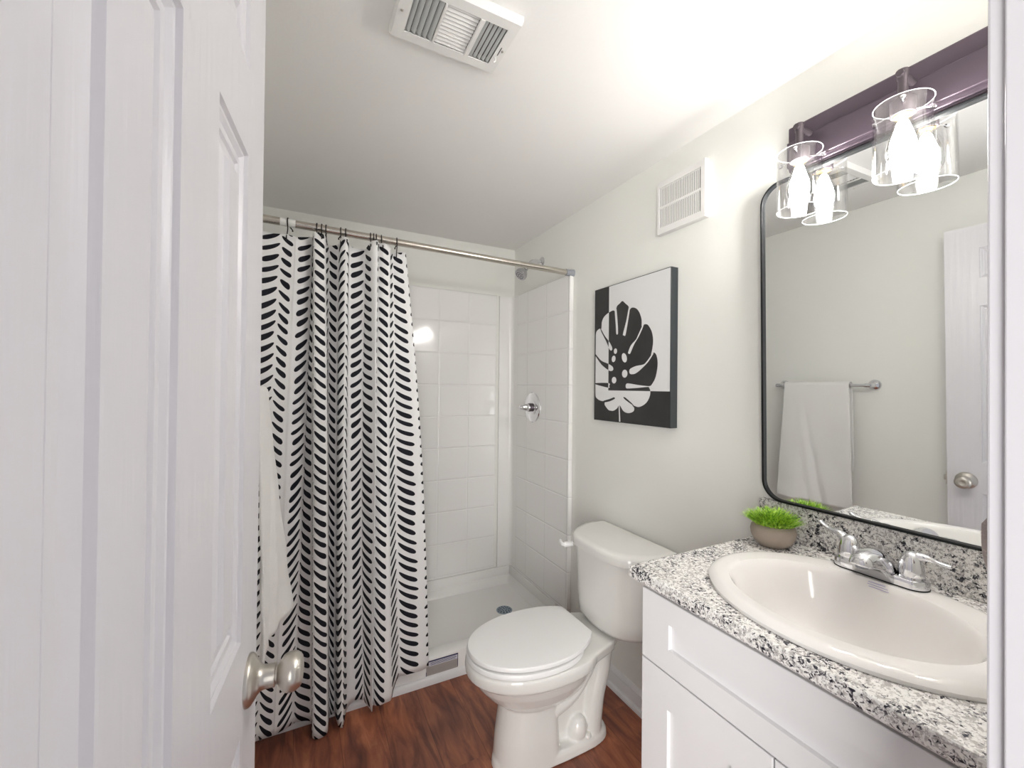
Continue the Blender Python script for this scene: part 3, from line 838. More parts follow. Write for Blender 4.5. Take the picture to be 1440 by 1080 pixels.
link('gap_shade_rail', bm, M['shade_gap'], van)  # sub-top strip coloured as the gap's shadow

# ------------------------------------------------------------------ granite counter with its splash, sink, faucet
CX0, CY0, CY1, CZ0, CZ1 = 0.7005, 0.1215, 0.757, 0.840, 0.869
SKC = (0.945, 0.424)
def ell(cx, cy, a, b, z, n=64):
    return [(cx + a * math.cos(2 * math.pi * k / n), cy + b * math.sin(2 * math.pi * k / n), z) for k in range(n)]
def rect_ring(x0, x1, y0, y1, cx, cy, z, n=64):
    out = []
    for k in range(n):
        c, s = math.cos(2 * math.pi * k / n), math.sin(2 * math.pi * k / n)
        f = min(((x1 - cx) / c if c > 1e-9 else (x0 - cx) / c if c < -1e-9 else 1e9), ((y1 - cy) / s if s > 1e-9 else (y0 - cy) / s if s < -1e-9 else 1e9))
        out.append([cx + c * f, cy + s * f, z])
    for px, py in ((x0, y0), (x0, y1), (x1, y0), (x1, y1)):
        k = min(range(n), key=lambda i: (out[i][0] - px) ** 2 + (out[i][1] - py) ** 2)
        out[k][0], out[k][1] = px, py
    return [tuple(q) for q in out]
bm = bmesh.new()
N = 96
e = 0.004
rg = [ell(*SKC, 0.190, 0.228, CZ0, N), rect_ring(CX0 + e, 1.2285, CY0, CY1 - e, *SKC, CZ0, N), rect_ring(CX0 + 0.001, 1.2285, CY0, CY1 - 0.001, *SKC, CZ0 + e, N), rect_ring(CX0, 1.2285, CY0, CY1, *SKC, CZ0 + e + 0.004, N), rect_ring(CX0, 1.2285, CY0, CY1, *SKC, CZ1 - e, N), rect_ring(CX0 + 0.0012, 1.2285, CY0, CY1 - 0.0012, *SKC, CZ1 - 0.0012, N),
      rect_ring(CX0 + e, 1.2285, CY0, CY1 - e, *SKC, CZ1, N), ell(*SKC, 0.190, 0.228, CZ1, N), ell(*SKC, 0.190, 0.228, CZ0, N)]
loft(bm, rg, False, False)
bmesh.ops.remove_doubles(bm, verts=bm.verts[:], dist=1e-6)
ct = link('countertop', bm, M['granite'], smooth=18)
tag(ct, 'speckled black and white granite countertop on the vanity', 'countertop')
bm = bmesh.new(); box(bm, 1.2095, 1.2287, CY0, 0.768, CZ1 + 0.0003, 0.9695, 0.002)
link('backsplash', bm, M['granite'], ct, 20)

bm = bmesh.new()
BC = (0.930, 0.434)
def mixr(p, q, t):
    return [tuple(a + (b - a) * t for a, b in zip(u, v)) for u, v in zip(p, q)]
sk = []
for o_, z in ((0.0, CZ1 + 0.0005), (0.001, CZ1 + 0.007), (-0.004, CZ1 + 0.012), (-0.013, CZ1 + 0.0155), (-0.020, CZ1 + 0.016)):
    sk.append(ell(SKC[0], SKC[1], 0.216 + o_, 0.256 + o_, z, N))
lip = ell(BC[0], BC[1], 0.162, 0.198, CZ1 + 0.0150, N)
sk += [mixr(sk[-1], lip, 0.6), lip]
for f, z in ((0.972, 0.878), (0.945, 0.866), (0.91, 0.846), (0.86, 0.82), (0.78, 0.79), (0.64, 0.762), (0.44, 0.744), (0.18, 0.736), (0.11, 0.734)):
    sk.append(ell(BC[0] + (1 - f) * 0.012, BC[1], 0.162 * f, 0.198 * f, z, N))
rows_ = loft(bm, sk, False, True)
# underside of the bowl
us = [ell(SKC[0], SKC[1], 0.186, 0.224, CZ1 + 0.0005, N), ell(BC[0], BC[1], 0.168, 0.204, 0.84, N), ell(BC[0], BC[1], 0.13, 0.16, 0.77, N), ell(BC[0], BC[1], 0.03, 0.03, 0.722, N)]
loft(bm, [sk[0]] + us, False, True)
snk = link('sink', bm, M['sink_china'], smooth=45)
tag(snk, 'oval off white drop in sink set into the granite counter', 'sink')
bm = bmesh.new(); lathe(bm, (BC[0] + 0.01, BC[1], 0.7335), (0, 0, 1), [(0, 0.024), (0.003, 0.024), (0.004, 0.020), (0.002, 0.016), (0.002, 0.0)], 24)
link('drain', bm, M['chrome'], snk, 40)
bm = bmesh.new()                               # small printed notice on the rim in front of the faucet
for i, (ya, yb) in enumerate(((0.423, 0.452), (0.418, 0.453), (0.416, 0.450))):
    z = 0.8795 - 0.0042 * i
    xs_ = BC[0] + 0.1577 - (0.878 - z) / 0.012 * 0.0042
    box(bm, xs_ - 0.0010, xs_ + 0.0012, ya, yb, z - 0.0004, z + 0.0004)
mk = link('printed_notice', bm, M['blue_ink'], snk)
mk['label'] = 'tiny violet printed lines on the sink rim'

FX, FY, FZ = 1.128, 0.450, CZ1 + 0.0162
fau = thing('faucet', 'chrome two handle faucet on the back rim of the sink', 'faucet', (FX, FY, FZ))
def stad(hx, hy, z, n=24):
    out = []
    for k in range(n * 2):
        a = math.pi * k / n
        out.append((FX + hx * math.cos(a), FY + (hy - hx) * (1 if math.sin(a) >= 0 else -1) * (1 if abs(math.sin(a)) > 1e-6 else 0) + hx * math.sin(a), z))
    return out
bm = bmesh.new(); loft(bm, [stad(0.0282, 0.0830, FZ), stad(0.0282, 0.0830, FZ + 0.0018)])
link('base_gasket', bm, M['black'], fau)
bm = bmesh.new(); loft(bm, [stad(0.0275, 0.0822, FZ + 0.0018), stad(0.0275, 0.0822, FZ + 0.0140), stad(0.0262, 0.0808, FZ + 0.0175), stad(0.0235, 0.078, FZ + 0.0190)])
link('base_plate', bm, M['chrome'], fau, 40)
bm = bmesh.new()                               # low sweeping spout
def sect(x, hw, z0, z1, n=20):
    out = []
    for k in range(n + 1):
        a = math.pi * k / n
        out.append((x, FY - hw * math.cos(a), z0 + (z1 - z0) * math.sin(a) ** 0.8))
    return out
sp = [sect(FX + 0.025, 0.012, FZ + 0.012, FZ + 0.022), sect(FX + 0.020, 0.026, FZ + 0.008, FZ + 0.038), sect(FX + 0.008, 0.032, FZ + 0.004, FZ + 0.054), sect(FX - 0.010, 0.035, FZ + 0.003, FZ + 0.061), sect(FX - 0.0300, 0.036, FZ + 0.003, FZ + 0.064),
      sect(FX - 0.044, 0.029, FZ + 0.020, FZ + 0.066), sect(FX - 0.060, 0.0245, FZ + 0.032, FZ + 0.065), sect(FX - 0.074, 0.0215, FZ + 0.035, FZ + 0.061), sect(FX - 0.086, 0.0175, FZ + 0.037, FZ + 0.055), sect(FX - 0.091, 0.010, FZ + 0.038, FZ + 0.047)]
loft(bm, sp)
spo = link('spout', bm, M['chrome'], fau, 50)
bm = bmesh.new(); lathe(bm, (FX - 0.072, FY, FZ + 0.036), (0, 0, -1), [(-0.002, 0.011), (0.006, 0.011), (0.007, 0.008)], 20); link('aerator', bm, M['grey_rubber'], spo, 40)
bm = bmesh.new(); lathe(bm, (FX - 0.030, FY - 0.0325, FZ + 0.021), (-0.25, -1, 0.35), [(-0.003, 0.0028), (0.0025, 0.0028)], 12); link('spout_mark', bm, M['plate'], spo, 40)
for sy in (1, -1):
    cy = FY + sy * 0.054
    bm = bmesh.new()
    lathe(bm, (FX, cy, FZ + 0.0185), (0, 0, 1), [(0, 0.0205), (0.001, 0.0215), (0.012, 0.0212), (0.026, 0.0198), (0.037, 0.0172), (0.045, 0.0135), (0.0505, 0.0085), (0.0525, 0.002)], 28)
    if sy > 0:
        lp = [(FX + 0.002, cy - 0.002, FZ + 0.036), (FX + 0.002, cy + 0.006, FZ + 0.054), (FX + 0.004, cy + 0.022, FZ + 0.067), (FX + 0.008, cy + 0.043, FZ + 0.070), (FX + 0.012, cy + 0.060, FZ + 0.076), (FX + 0.013, cy + 0.067, FZ + 0.081)]
    else:
        lp = [(FX + 0.002, cy + 0.004, FZ + 0.040), (FX + 0.002, cy - 0.002, FZ + 0.058), (FX + 0.004, cy - 0.018, FZ + 0.064), (FX + 0.008, cy - 0.035, FZ + 0.060), (FX + 0.012, cy - 0.050, FZ + 0.057), (FX + 0.013, cy - 0.056, FZ + 0.057)]
    tube(bm, spline(lp, 6), [(0.0150 - 0.0108 * min(1, i / 18), 0.0150 - 0.0078 * min(1, i / 18)) for i in range(31)], 16)
    h = link('handle', bm, M['chrome'], fau, 60)
    h['label'] = 'left chrome lever handle' if sy > 0 else 'right chrome lever handle'

# ------------------------------------------------------------------ potted grass
PX, PYc = 1.138, 0.684
pl = thing('potted_plant', 'small bright green grass plant in a round taupe stone pot on the counter', 'potted plant', (PX, PYc, CZ1 + 0.0004))
bm = bmesh.new(); lathe(bm, (PX, PYc, CZ1 + 0.0004), (0, 0, 1), [(0, 0.030), (0.002, 0.033), (0.012, 0.044), (0.026, 0.0515), (0.040, 0.0535), (0.050, 0.0515), (0.056, 0.0475), (0.058, 0.044), (0.054, 0.041), (0.046, 0.041)], 40)
link('pot', bm, M['pot'], pl, 50)
bm = bmesh.new(); lathe(bm, (PX, PYc, CZ1 + 0.046), (0, 0, 1), [(0, 0.0405), (0.004, 0.040), (0.012, 0.028), (0.015, 0.0)], 24)
link('soil', bm, M['soil'], pl, 50)
bm = bmesh.new()
for i in range(1100):
    r0 = 0.040 * math.sqrt(R.random()); a = R.uniform(0, 2 * math.pi)
    bx, by, bz = PX + r0 * math.cos(a), PYc + r0 * math.sin(a), CZ1 + 0.052
    out = 0.15 + 1.25 * (r0 / 0.040) ** 1.4 + R.uniform(-0.25, 0.3)
    az = a + R.uniform(-0.7, 0.7)
    L = R.uniform(0.038, 0.062) * (1.0 - 0.22 * (r0 / 0.04))
    d = Vector((math.cos(az) * out, math.sin(az) * out, 1.25)).normalized()
    side = Vector((-d.y, d.x, R.uniform(-0.4, 0.4))).normalized()
    w = R.uniform(0.0010, 0.0018)
    p0 = Vector((bx, by, bz)); p1 = p0 + d * L * 0.55; p2 = p0 + d * L + Vector((math.cos(az), math.sin(az), -0.55)) * L * 0.14 * R.uniform(0.2, 1.5)
    if p2.x > 1.206:
        continue
    v = [bm.verts.new(q) for q in (p0 - side * w * 0.6, p0 + side * w * 0.6, p1 + side * w, p1 - side * w, p2)]
    bm.faces.new((v[0], v[1], v[2], v[3])); bm.faces.new((v[3], v[2], v[4]))
g = link('grass', bm, M['grass'], pl)
g['kind'] = 'stuff'

# ------------------------------------------------------------------ mirror (leans out a little at the top)
MY0, MY1, MZ0, MZ1, MR = 0.142, 0.756, 0.9705, 1.868, 0.055
LEAN = math.radians(1.1)
def MP(y, z, d):                               # d: distance out from the back of the frame
    h = z - MZ0
    return Vector((XW - 0.0025 - math.sin(LEAN) * h - math.cos(LEAN) * d, y, MZ0 + math.cos(LEAN) * h - math.sin(LEAN) * d + 0.0006))
def rrect2(a, n=10):
    y0, y1, z0, z1, r = MY0 + a, MY1 - a, MZ0 + a, MZ1 - a, MR - a
    out = []
    for cy, cz, a0 in ((y1 - r, z1 - r, 0), (y0 + r, z1 - r, 90), (y0 + r, z0 + r, 180), (y1 - r, z0 + r, 270)):
        for k in range(n + 1):
            t = math.radians(a0 + 90 * k / n)
            out.append((cy + r * math.cos(t), cz + r * math.sin(t)))
    return out
mir = thing('wall_mirror', 'large rounded wall mirror in a thin black frame above the sink', 'mirror', (XW, (MY0 + MY1) / 2, MZ0))
bm = bmesh.new()
loft(bm, [[MP(y, z, d) for y, z in rrect2(a)] for a, d in ((0.0062, 0.001), (0, 0.001), (0, 0.0235), (0.001, 0.0245), (0.0053, 0.0245), (0.0062, 0.0235), (0.0062, 0.001))], False, False)
bmesh.ops.remove_doubles(bm, verts=bm.verts[:], dist=1e-6)
link('mirror_frame', bm, M['black'], mir, 40)
bm = bmesh.new()
loft(bm, [[MP(y, z, d) for y, z in rrect2(0.0059)] for d in (0.012, 0.0165)])
link('mirror_glass', bm, M['mirror'], mir)

# ------------------------------------------------------------------ vanity light
lt = thing('vanity_light', 'dark bronze vanity light with clear glass cylinder shades above the mirror', 'wall light', (XW, 0.415, 1.94))
LY0, LY1, LZ0, LZ1 = 0.152, 0.680, 1.880, 2.003
bm = bmesh.new()
pxz = [(XW - 0.0005, LZ0), (1.2045, LZ0), (1.203, LZ0 + 0.0015), (1.197, LZ0 + 0.002), (1.195, LZ0 + 0.004), (1.1945, LZ0 + 0.010), (1.1865, LZ0 + 0.0115), (1.185, LZ0 + 0.0135), (1.185, 1.9575), (1.1865, 1.9595), (1.1915, 1.961), (1.193, 1.963), (1.193, 1.999), (1.1945, LZ1 - 0.0005), (1.197, LZ1), (XW - 0.0005, LZ1)]
loft(bm, [[(x, y, z) for x, z in pxz] for y in (LY0, LY1)])
link('back_plate', bm, M['plate'], lt, 20)
SX = 1.138
def lamp(sy):
    bm = bmesh.new()
    tube(bm, [(1.19, sy, 1.957), (1.15, sy, 1.957), (1.1415, sy, 1.957)], [0.0065] * 3, 14)
    lathe(bm, (SX, sy, 1.968), (0, 0, -1), [(-0.002, 0.006), (0, 0.0100), (0.018, 0.0100), (0.021, 0.0085), (0.066, 0.0085)], 20)
    tube(bm, [(SX - 0.010, sy, 1.957), (SX - 0.017, sy, 1.957)], 0.007, 14)
    arm = link('lamp_arm', bm, M['socket'], lt, 50)
    bm = bmesh.new()
    lathe(bm, (SX, sy, 1.906), (0, 0, -1), [(0, 0.009), (0.001, 0.019), (0.003, 0.0215), (0.033, 0.0215), (0.0345, 0.0205), (0.0345, 0.0165), (0.028, 0.016)], 28)
    sock = link('socket', bm, M['socket'], lt, 40)
    bm = bmesh.new()
    lathe(bm, (SX, sy, 1.8735), (0, 0, -1), [(0, 0.0165), (0.004, 0.0165)], 20)
    link('bulb_collar', bm, M['brass'], sock, 40)
    bm = bmesh.new()                           # open glass cylinder with real wall thickness and ground edges
    lathe(bm, (SX, sy, 1.745), (0, 0, 1), [(0.0015, 0.0500), (0.1495, 0.0500)], 56, cap0=False, cap1=False)
    lathe(bm, (SX, sy, 1.745), (0, 0, 1), [(0.1495, 0.0480), (0.0015, 0.0480)], 56, cap0=False, cap1=False)
    lathe(bm, (SX, sy, 1.745), (0, 0, 1), [(0.1495, 0.0500), (0.1508, 0.0490), (0.1495, 0.0480)], 56, mi=1, cap0=False, cap1=False)
    lathe(bm, (SX, sy, 1.745), (0, 0, 1), [(0.0015, 0.0480), (0.0, 0.0490), (0.0015, 0.0500)], 56, mi=1, cap0=False, cap1=False)
    bmesh.ops.remove_doubles(bm, verts=bm.verts[:], dist=1e-6)
    link('glass_shade', bm, [M['glass'], M['glass_edge']], lt, 40)
    for k in range(3):
        bm = bmesh.new()
        a = math.radians(200 + 120 * k)
        d = Vector((math.cos(a), math.sin(a), 0))
        p = Vector((SX, sy, 1.883))
        tube(bm, [p + d * 0.020, p + d * 0.0515], 0.0013, 8)
        lathe(bm, p + d * 0.0505, d, [(0, 0.0035), (0.002, 0.0045), (0.006, 0.0045), (0.0075, 0.0025)], 14)
        link('shade_screw', bm, M['chrome'], lt, 50)
    bm = bmesh.new()                           # clear bulb around its glowing core
    lathe(bm, (SX, sy, 1.872), (0, 0, -1), [(0, 0.013), (0.010, 0.0140), (0.030, 0.0195), (0.052, 0.0265), (0.070, 0.0300), (0.084, 0.0290), (0.096, 0.0230), (0.104, 0.0140), (0.107, 0.004)], 32)
    blb = link('bulb', bm, M['glass'], lt, 60)
    bm = bmesh.new()
    lathe(bm, (SX, sy, 1.862), (0, 0, -1), [(0, 0.006), (0.008, 0.0105), (0.020, 0.0135), (0.042, 0.0205), (0.060, 0.0225), (0.076, 0.0205), (0.086, 0.012), (0.090, 0.003)], 24)
    link('filament', bm, M['bulb'], blb, 60)
for sy in (0.622, 0.4155, 0.209):
    lamp(sy)

# ------------------------------------------------------------------ wall vent and ceiling vent
wv = thing('exhaust_vent', 'square white exhaust fan grille high on the right wall', 'wall vent', (XW, 1.06, 1.965))
VYa, VYb, VZa, VZb, VXf = 0.957, 1.168, 1.866, 2.064, 1.207
bm = bmesh.new()
gy0, gy1, gz0, gz1, gm = 0.976, 1.156, 1.890, 2.040, 1.965
def slab(y0, y1, z0, z1, x0=VXf, x1=1.2295, bev=0.0015):
    box(bm, x0, x1, y0, y1, z0, z1, bev)
slab(VYa, gy0, VZa, VZb); slab(gy1, VYb, VZa, VZb); slab(gy0 - 0.002, gy1 + 0.002, VZa, gz0); slab(gy0 - 0.002, gy1 + 0.002, gz1, VZb); slab(gy0 - 0.002, gy1 + 0.002, gm - 0.0045, gm + 0.0045, VXf + 0.0005, 1.215)
link('vent_frame', bm, M['vent'], wv, 20)
bm = bmesh.new()
for k in range(23):
    y = gy0 + 0.0045 + (gy1 - gy0 - 0.006) * k / 23
    box(bm, VXf + 0.001, VXf + 0.0035, y, y + 0.0040, gz0 - 0.001, gz1 + 0.001)
link('vent_slats', bm, M['vent'], wv)
bm = bmesh.new(); box(bm, 1.220, 1.2293, gy0 - 0.001, gy1 + 0.001, gz0 - 0.001, gz1 + 0.001); link('fan_housing', bm, M['vent_mid'], wv)

cv = thing('ceiling_register', 'white three way air register in the ceiling', 'ceiling vent', (0.33, 0.96, ZC))
QX0, QX1, QY0, QY1, QZ = 0.186, 0.466, 0.870, 1.047, ZC - 0.022
banks = [(0.217, 0.284), (0.290, 0.369), (0.381, 0.438)]
by0, by1 = 0.899, 1.018
bm = bmesh.new()
def cslab(x0, x1, y0, y1):
    box(bm, x0, x1, y0, y1, QZ, QZ + 0.0025)
xs = [QX0 + 0.004, banks[0][0], banks[0][1], banks[1][0], banks[1][1], banks[2][0], banks[2][1], QX1 - 0.004]
cslab(xs[0], xs[7], QY0 + 0.004, by0); cslab(xs[0], xs[7], by1, QY1 - 0.004)
for a, b in ((0, 1), (2, 3), (4, 5), (6, 7)):
    cslab(xs[a], xs[b], by0, by1)
# sloping rim up to the ceiling
def qr(a, z):
    return [(QX0 + a, QY0 + a, z), (QX1 - a, QY0 + a, z), (QX1 - a, QY1 - a, z), (QX0 + a, QY1 - a, z)]
loft(bm, [qr(0.0, ZC - 0.0004), qr(0.0005, ZC - 0.012), qr(0.004, QZ), qr(0.006, QZ + 0.0022), qr(0.0035, ZC - 0.010), qr(0.002, ZC - 0.0004)], False, False)
for a, b in ((2, 3), (4, 5)):
    box(bm, xs[a] + 0.001, xs[b] - 0.001, by0, by1, QZ - 0.002, QZ + 0.001, 0.0008)
link('register_frame', bm, M['vent'], cv, 20)
def blades(name, x0, x1, axis, n, tilt, mat):
    bm = bmesh.new()
    for k in range(n):
        if axis == 'y':                        # blades running along y, spread over x
            c = x0 + (x1 - x0) * (k + 0.5) / n
            w = (x1 - x0) / n * (0.92 if tilt < math.radians(-35) else 0.70)
            dx, dz = w / 2 * math.cos(tilt), w / 2 * math.sin(tilt)
            q = [(c - dx, QZ + 0.005 - dz), (c + dx, QZ + 0.005 + dz)]
            pr = [(q[0][0], q[0][1]), (q[1][0], q[1][1]), (q[1][0] + 0.0005, q[1][1] + 0.0008), (q[0][0] + 0.0005, q[0][1] + 0.0008)]
            loft(bm, [[(x, y, z) for x, z in pr] for y in (by0 + 0.0005, by1 - 0.0005)])
        else:
            c = by0 + (by1 - by0) * (k + 0.5) / n
            w = (by1 - by0) / n * 0.66
            dy, dz = w / 2 * math.cos(tilt), w / 2 * math.sin(tilt)
            pr = [(c - dy, QZ + 0.005 - dz), (c + dy, QZ + 0.005 + dz), (c + dy, QZ + 0.006 + dz), (c - dy, QZ + 0.006 - dz)]
            loft(bm, [[(x, y, z) for y, z in pr] for x in (x0 + 0.0005, x1 - 0.0005)])
    return link(name, bm, mat, cv)
blades('louver_bank', *banks[0], 'y', 5, math.radians(-38), M['vent_shaded'])
blades('louver_bank', *banks[1], 'x', 11, math.radians(-35), M['vent'])
blades('louver_bank', *banks[2], 'y', 5, math.radians(-30), M['vent_shaded'])
bm = bmesh.new(); box(bm, banks[0][0] - 0.002, banks[2][1] + 0.002, by0 - 0.002, by1 + 0.002, ZC - 0.003, ZC - 0.0006); link('duct_opening', bm, M['vent_mid'], cv)
bm = bmesh.new(); box(bm, 0.4462, 0.4480, 0.953, 0.980, QZ - 0.0006, QZ + 0.001); link('lever_slot', bm, M['black'], cv)
bm = bmesh.new(); tube(bm, [(0.4465, 0.990, QZ + 0.001), (0.4465, 0.990, QZ - 0.008), (0.443, 0.993, QZ - 0.011)], 0.002, 8); link('damper_lever', bm, M['vent'], cv, 50)
for x, y in ((0.200, 0.963), (0.4535, 0.963)):
    bm = bmesh.new(); lathe(bm, (x, y, QZ + 0.0005), (0, 0, -1), [(0, 0.0035), (0.002, 0.003), (0.0028, 0.001)], 12); link('screw', bm, M['nickel'], cv, 50)

# ------------------------------------------------------------------ monstera print on the right wall
AX, AY0, AY1, AZ0, AZ1 = 1.1945, 1.086, 1.5235, 1.1425, 1.7275
art = thing('wall_art', 'black and white split leaf canvas print above the toilet', 'picture', (XW, (AY0 + AY1) / 2, AZ0))
bm = bmesh.new(); box(bm, AX + 0.0006, XW - 0.0005, AY0, AY1, AZ0, AZ1, 0.001)
link('canvas_frame', bm, M['art_edge'], art)
ENV = [(1.3413, 1.6472), (1.323, 1.6337), (1.3042, 1.618), (1.3032, 1.6009), (1.2866, 1.6106), (1.2632, 1.6045), (1.2463, 1.5892), (1.2356, 1.5685), (1.231, 1.5516), (1.2307, 1.5299), (1.2262, 1.5239), (1.219, 1.5327), (1.2102, 1.5342), (1.1958, 1.5281), (1.1778, 1.5022), (1.1705, 1.4699), (1.1737, 1.4387), (1.1804, 1.4129), (1.1714, 1.4197), (1.1631, 1.4207), (1.1527, 1.4086), (1.147, 1.3798), (1.1521, 1.3438), (1.1621, 1.318), (1.1792, 1.2971), (1.1897, 1.2918), (1.1825, 1.2761), (1.1858, 1.2549), (1.1998, 1.2334), (1.2214, 1.2191), (1.2474, 1.212), (1.2782, 1.2183), (1.268, 1.2072), (1.2725, 1.1931), (1.3015, 1.1848), (1.33, 1.1916), (1.3537, 1.2151), (1.368, 1.2011), (1.3895, 1.1901), (1.4072, 1.1891), (1.4252, 1.1923), (1.4484, 1.2123), (1.4504, 1.2255), (1.4816, 1.2305), (1.504, 1.2400), (1.512, 1.252), (1.5139, 1.30), (1.5139, 1.48), (1.5135, 1.5279), (1.5053, 1.5425), (1.4879, 1.5498), (1.4764, 1.5472), (1.4738, 1.5665), (1.472, 1.5785), (1.4582, 1.598), (1.4306, 1.6108), (1.3993, 1.6173), (1.3878, 1.6125), (1.3801, 1.6189), (1.3733, 1.6324), (1.3581, 1.6397)]
SL = [[(1.3026, 1.6149), (1.3165, 1.5633), (1.3355, 1.5115), (1.333, 1.5038), (1.328, 1.5021), (1.3207, 1.5042), (1.3098, 1.5454), (1.2969, 1.6055)], [(1.227, 1.5294), (1.2506, 1.494), (1.2618, 1.4787), (1.2888, 1.4589), (1.3044, 1.4321), (1.302, 1.4263), (1.2972, 1.4248), (1.2908, 1.4283), (1.2693, 1.4628), (1.243, 1.4932), (1.2211, 1.5286)], [(1.1735, 1.4177), (1.205, 1.3867), (1.2232, 1.3779), (1.2606, 1.374), (1.2917, 1.3641), (1.2971, 1.3531), (1.2939, 1.3457), (1.2859, 1.3422), (1.2641, 1.3439), (1.2378, 1.3568), (1.1978, 1.3848), (1.17, 1.4149)], [(1.182, 1.2956), (1.1933, 1.2945), (1.2446, 1.2987), (1.303, 1.3055), (1.315, 1.3015), (1.3173, 1.2942), (1.3148, 1.2868), (1.3027, 1.2847), (1.252, 1.2872), (1.1968, 1.2913), (1.1819, 1.2892)], [(1.2743, 1.2174), (1.3126, 1.2349), (1.3282, 1.2446), (1.3283, 1.2498), (1.3143, 1.245), (1.2783, 1.2239)], [(1.4551, 1.2296), (1.4167, 1.2386), (1.3902, 1.2464), (1.3832, 1.2443), (1.3849, 1.2395), (1.4166, 1.2285), (1.4532, 1.223)], [(1.5118, 1.3074), (1.4221, 1.3071), (1.4193, 1.2939), (1.4237, 1.2868), (1.5118, 1.3018)], [(1.5157, 1.4393), (1.4745, 1.4071), (1.4278, 1.3909), (1.4007, 1.3785), (1.3935, 1.3676), (1.3978, 1.3607), (1.4093, 1.3586), (1.421, 1.3614), (1.4505, 1.3756), (1.4791, 1.3951), (1.5155, 1.4311)], [(1.4802, 1.5501), (1.4524, 1.5152), (1.4245, 1.4883), (1.4062, 1.4659), (1.4016, 1.4536), (1.4042, 1.4479), (1.4105, 1.4466), (1.4213, 1.4552), (1.4381, 1.4836), (1.4618, 1.5162), (1.4782, 1.5394)], [(1.3879, 1.6172), (1.381, 1.5546), (1.378, 1.5191), (1.3744, 1.5123), (1.3701, 1.5112), (1.3659, 1.5177), (1.3681, 1.5529), (1.3775, 1.6214)]]
STEM = [(1.3588, 1.2172), (1.3529, 1.2163), (1.347, 1.1465), (1.3554, 1.1458)]
HOLES = [(1.3813, 1.4421, 0.0103, 0.0117, 0), (1.3923, 1.4099, 0.0120, 0.0140, 0.35), (1.3269, 1.4109, 0.0140, 0.0205, -0.45), (1.3237, 1.3453, 0.0160, 0.0165, 0), (1.3885, 1.3193, 0.0145, 0.0140, 0)]
AYS, AZS = 1.4255, 1.2755                      # the white field ends here: black band left, black band below
def clip(poly, axis, val, keep_less):
    out = []
    for i in range(len(poly)):
        a, b = poly[i - 1], poly[i]
        ia = (a[axis] <= val) == keep_less
        ib = (b[axis] <= val) == keep_less
        if ia != ib:
            t = (val - a[axis]) / (b[axis] - a[axis])
            out.append((a[0] + (b[0] - a[0]) * t, a[1] + (b[1] - a[1]) * t))
        if ib:
            out.append(b)
    return out
def smooth_poly(poly, n=5):
    P = poly[-1:] + poly + poly[:2]
    out = []
    for i in range(1, len(P) - 2):
        a, b, c, d = P[i - 1], P[i], P[i + 1], P[i + 2]
        sharp = False
        for k in range(n):
            t = k / n
            out.append(tuple(0.5 * (2 * q + (r - p) * t + (2 * p - 5 * q + 4 * r - s) * t * t + (3 * q - p - 3 * r + s) * t ** 3) for p, q, r, s in zip(a, b, c, d)))
    return out
bm = bmesh.new()
def fill(poly, lift, mi):
    poly = [(min(max(y, AY0 + 0.003), AY1 - 0.003), min(max(z, AZ0 + 0.003), AZ1 - 0.003)) for y, z in poly]
    if len(poly) < 3:
        return
    pts = [Vector((AX - lift, y, z)) for y, z in poly]
    vs = [bm.verts.new(q) for q in pts]
    for tri in tessellate_polygon([pts]):
        if len(set(tri)) == 3:
            try:
                bm.faces.new([vs[i] for i in tri]).material_index = mi
            except ValueError:
                pass
def xor(poly, lift, inside_white):
    """paint a shape in the opposite tone of the field it lies on (or in the field's own tone)"""
    w = clip(clip(poly, 0, AYS, True), 1, AZS, False)
    b1 = clip(poly, 0, AYS, False)
    b2 = clip(clip(poly, 0, AYS, True), 1, AZS, True)
    fill(w, lift, 1 if inside_white else 0)
    for q in (b1, b2):
        fill(q, lift, 0 if inside_white else 1)
BASE = [(AY0, AZ0), (AY1, AZ0), (AY1, AZ1), (AY0, AZ1)]
xor([(AY0 + 0.003, AZ0 + 0.003), (AY1 - 0.003, AZ0 + 0.003), (AY1 - 0.003, AZ1 - 0.003), (AY0 + 0.003, AZ1 - 0.003)], 0.0, False)
xor(smooth_poly(ENV, 4), 0.0003, True)
for s in SL:
    xor(smooth_poly(s, 4), 0.0006, False)
xor(STEM, 0.0006, True)
for y, z, a, b, rot in HOLES:
    xor([(y + a * math.cos(t) * math.cos(rot) - b * math.sin(t) * math.sin(rot), z + a * math.cos(t) * math.sin(rot) + b * math.sin(t) * math.cos(rot)) for t in [2 * math.pi * k / 28 for k in range(28)]], 0.0006, False)
for f in bm.faces:
    if f.normal.x > 0:
        f.normal_flip()
link('leaf_print', bm, [M['art_white'], M['art_black']], art)

# ------------------------------------------------------------------ towel bar and towels
BX, BZ, BY0, BY1 = -0.098, 1.262, 1.045, 1.480
tb = thing('towel_bar', 'chrome towel bar on the left wall behind the door', 'towel bar', (XL, 1.32, BZ))
bm = bmesh.new(); tube(bm, [(BX, BY0 - 0.012, BZ), (BX, BY1 + 0.012, BZ)], 0.0075, 16); link('bar', bm, M['chrome'], tb, 50)
for y in (BY0, BY1):
    bm = bmesh.new()
    lathe(bm, (XL + 0.0005, y, BZ), (1, 0, 0), [(0, 0.027), (0.004, 0.027), (0.010, 0.022), (0.018, 0.013), (0.050, 0.010), (0.066, 0.010)], 28)
    lathe(bm, (BX, y, BZ), (0, 1 if y > 1.3 else -1, 0), [(-0.014, 0.011), (0.010, 0.011), (0.014, 0.007)], 20)
    link('bar_post', bm, M['chrome'], tb, 40)
def sstep(a, b, x):
    t = min(1, max(0, (x - a) / (b - a)))
    return t * t * (3 - 2 * t)
bm = bmesh.new()
TW0, TW1 = 1.120, 1.435
path = [(0, 0.70)]
NU, NVt = 70, 90
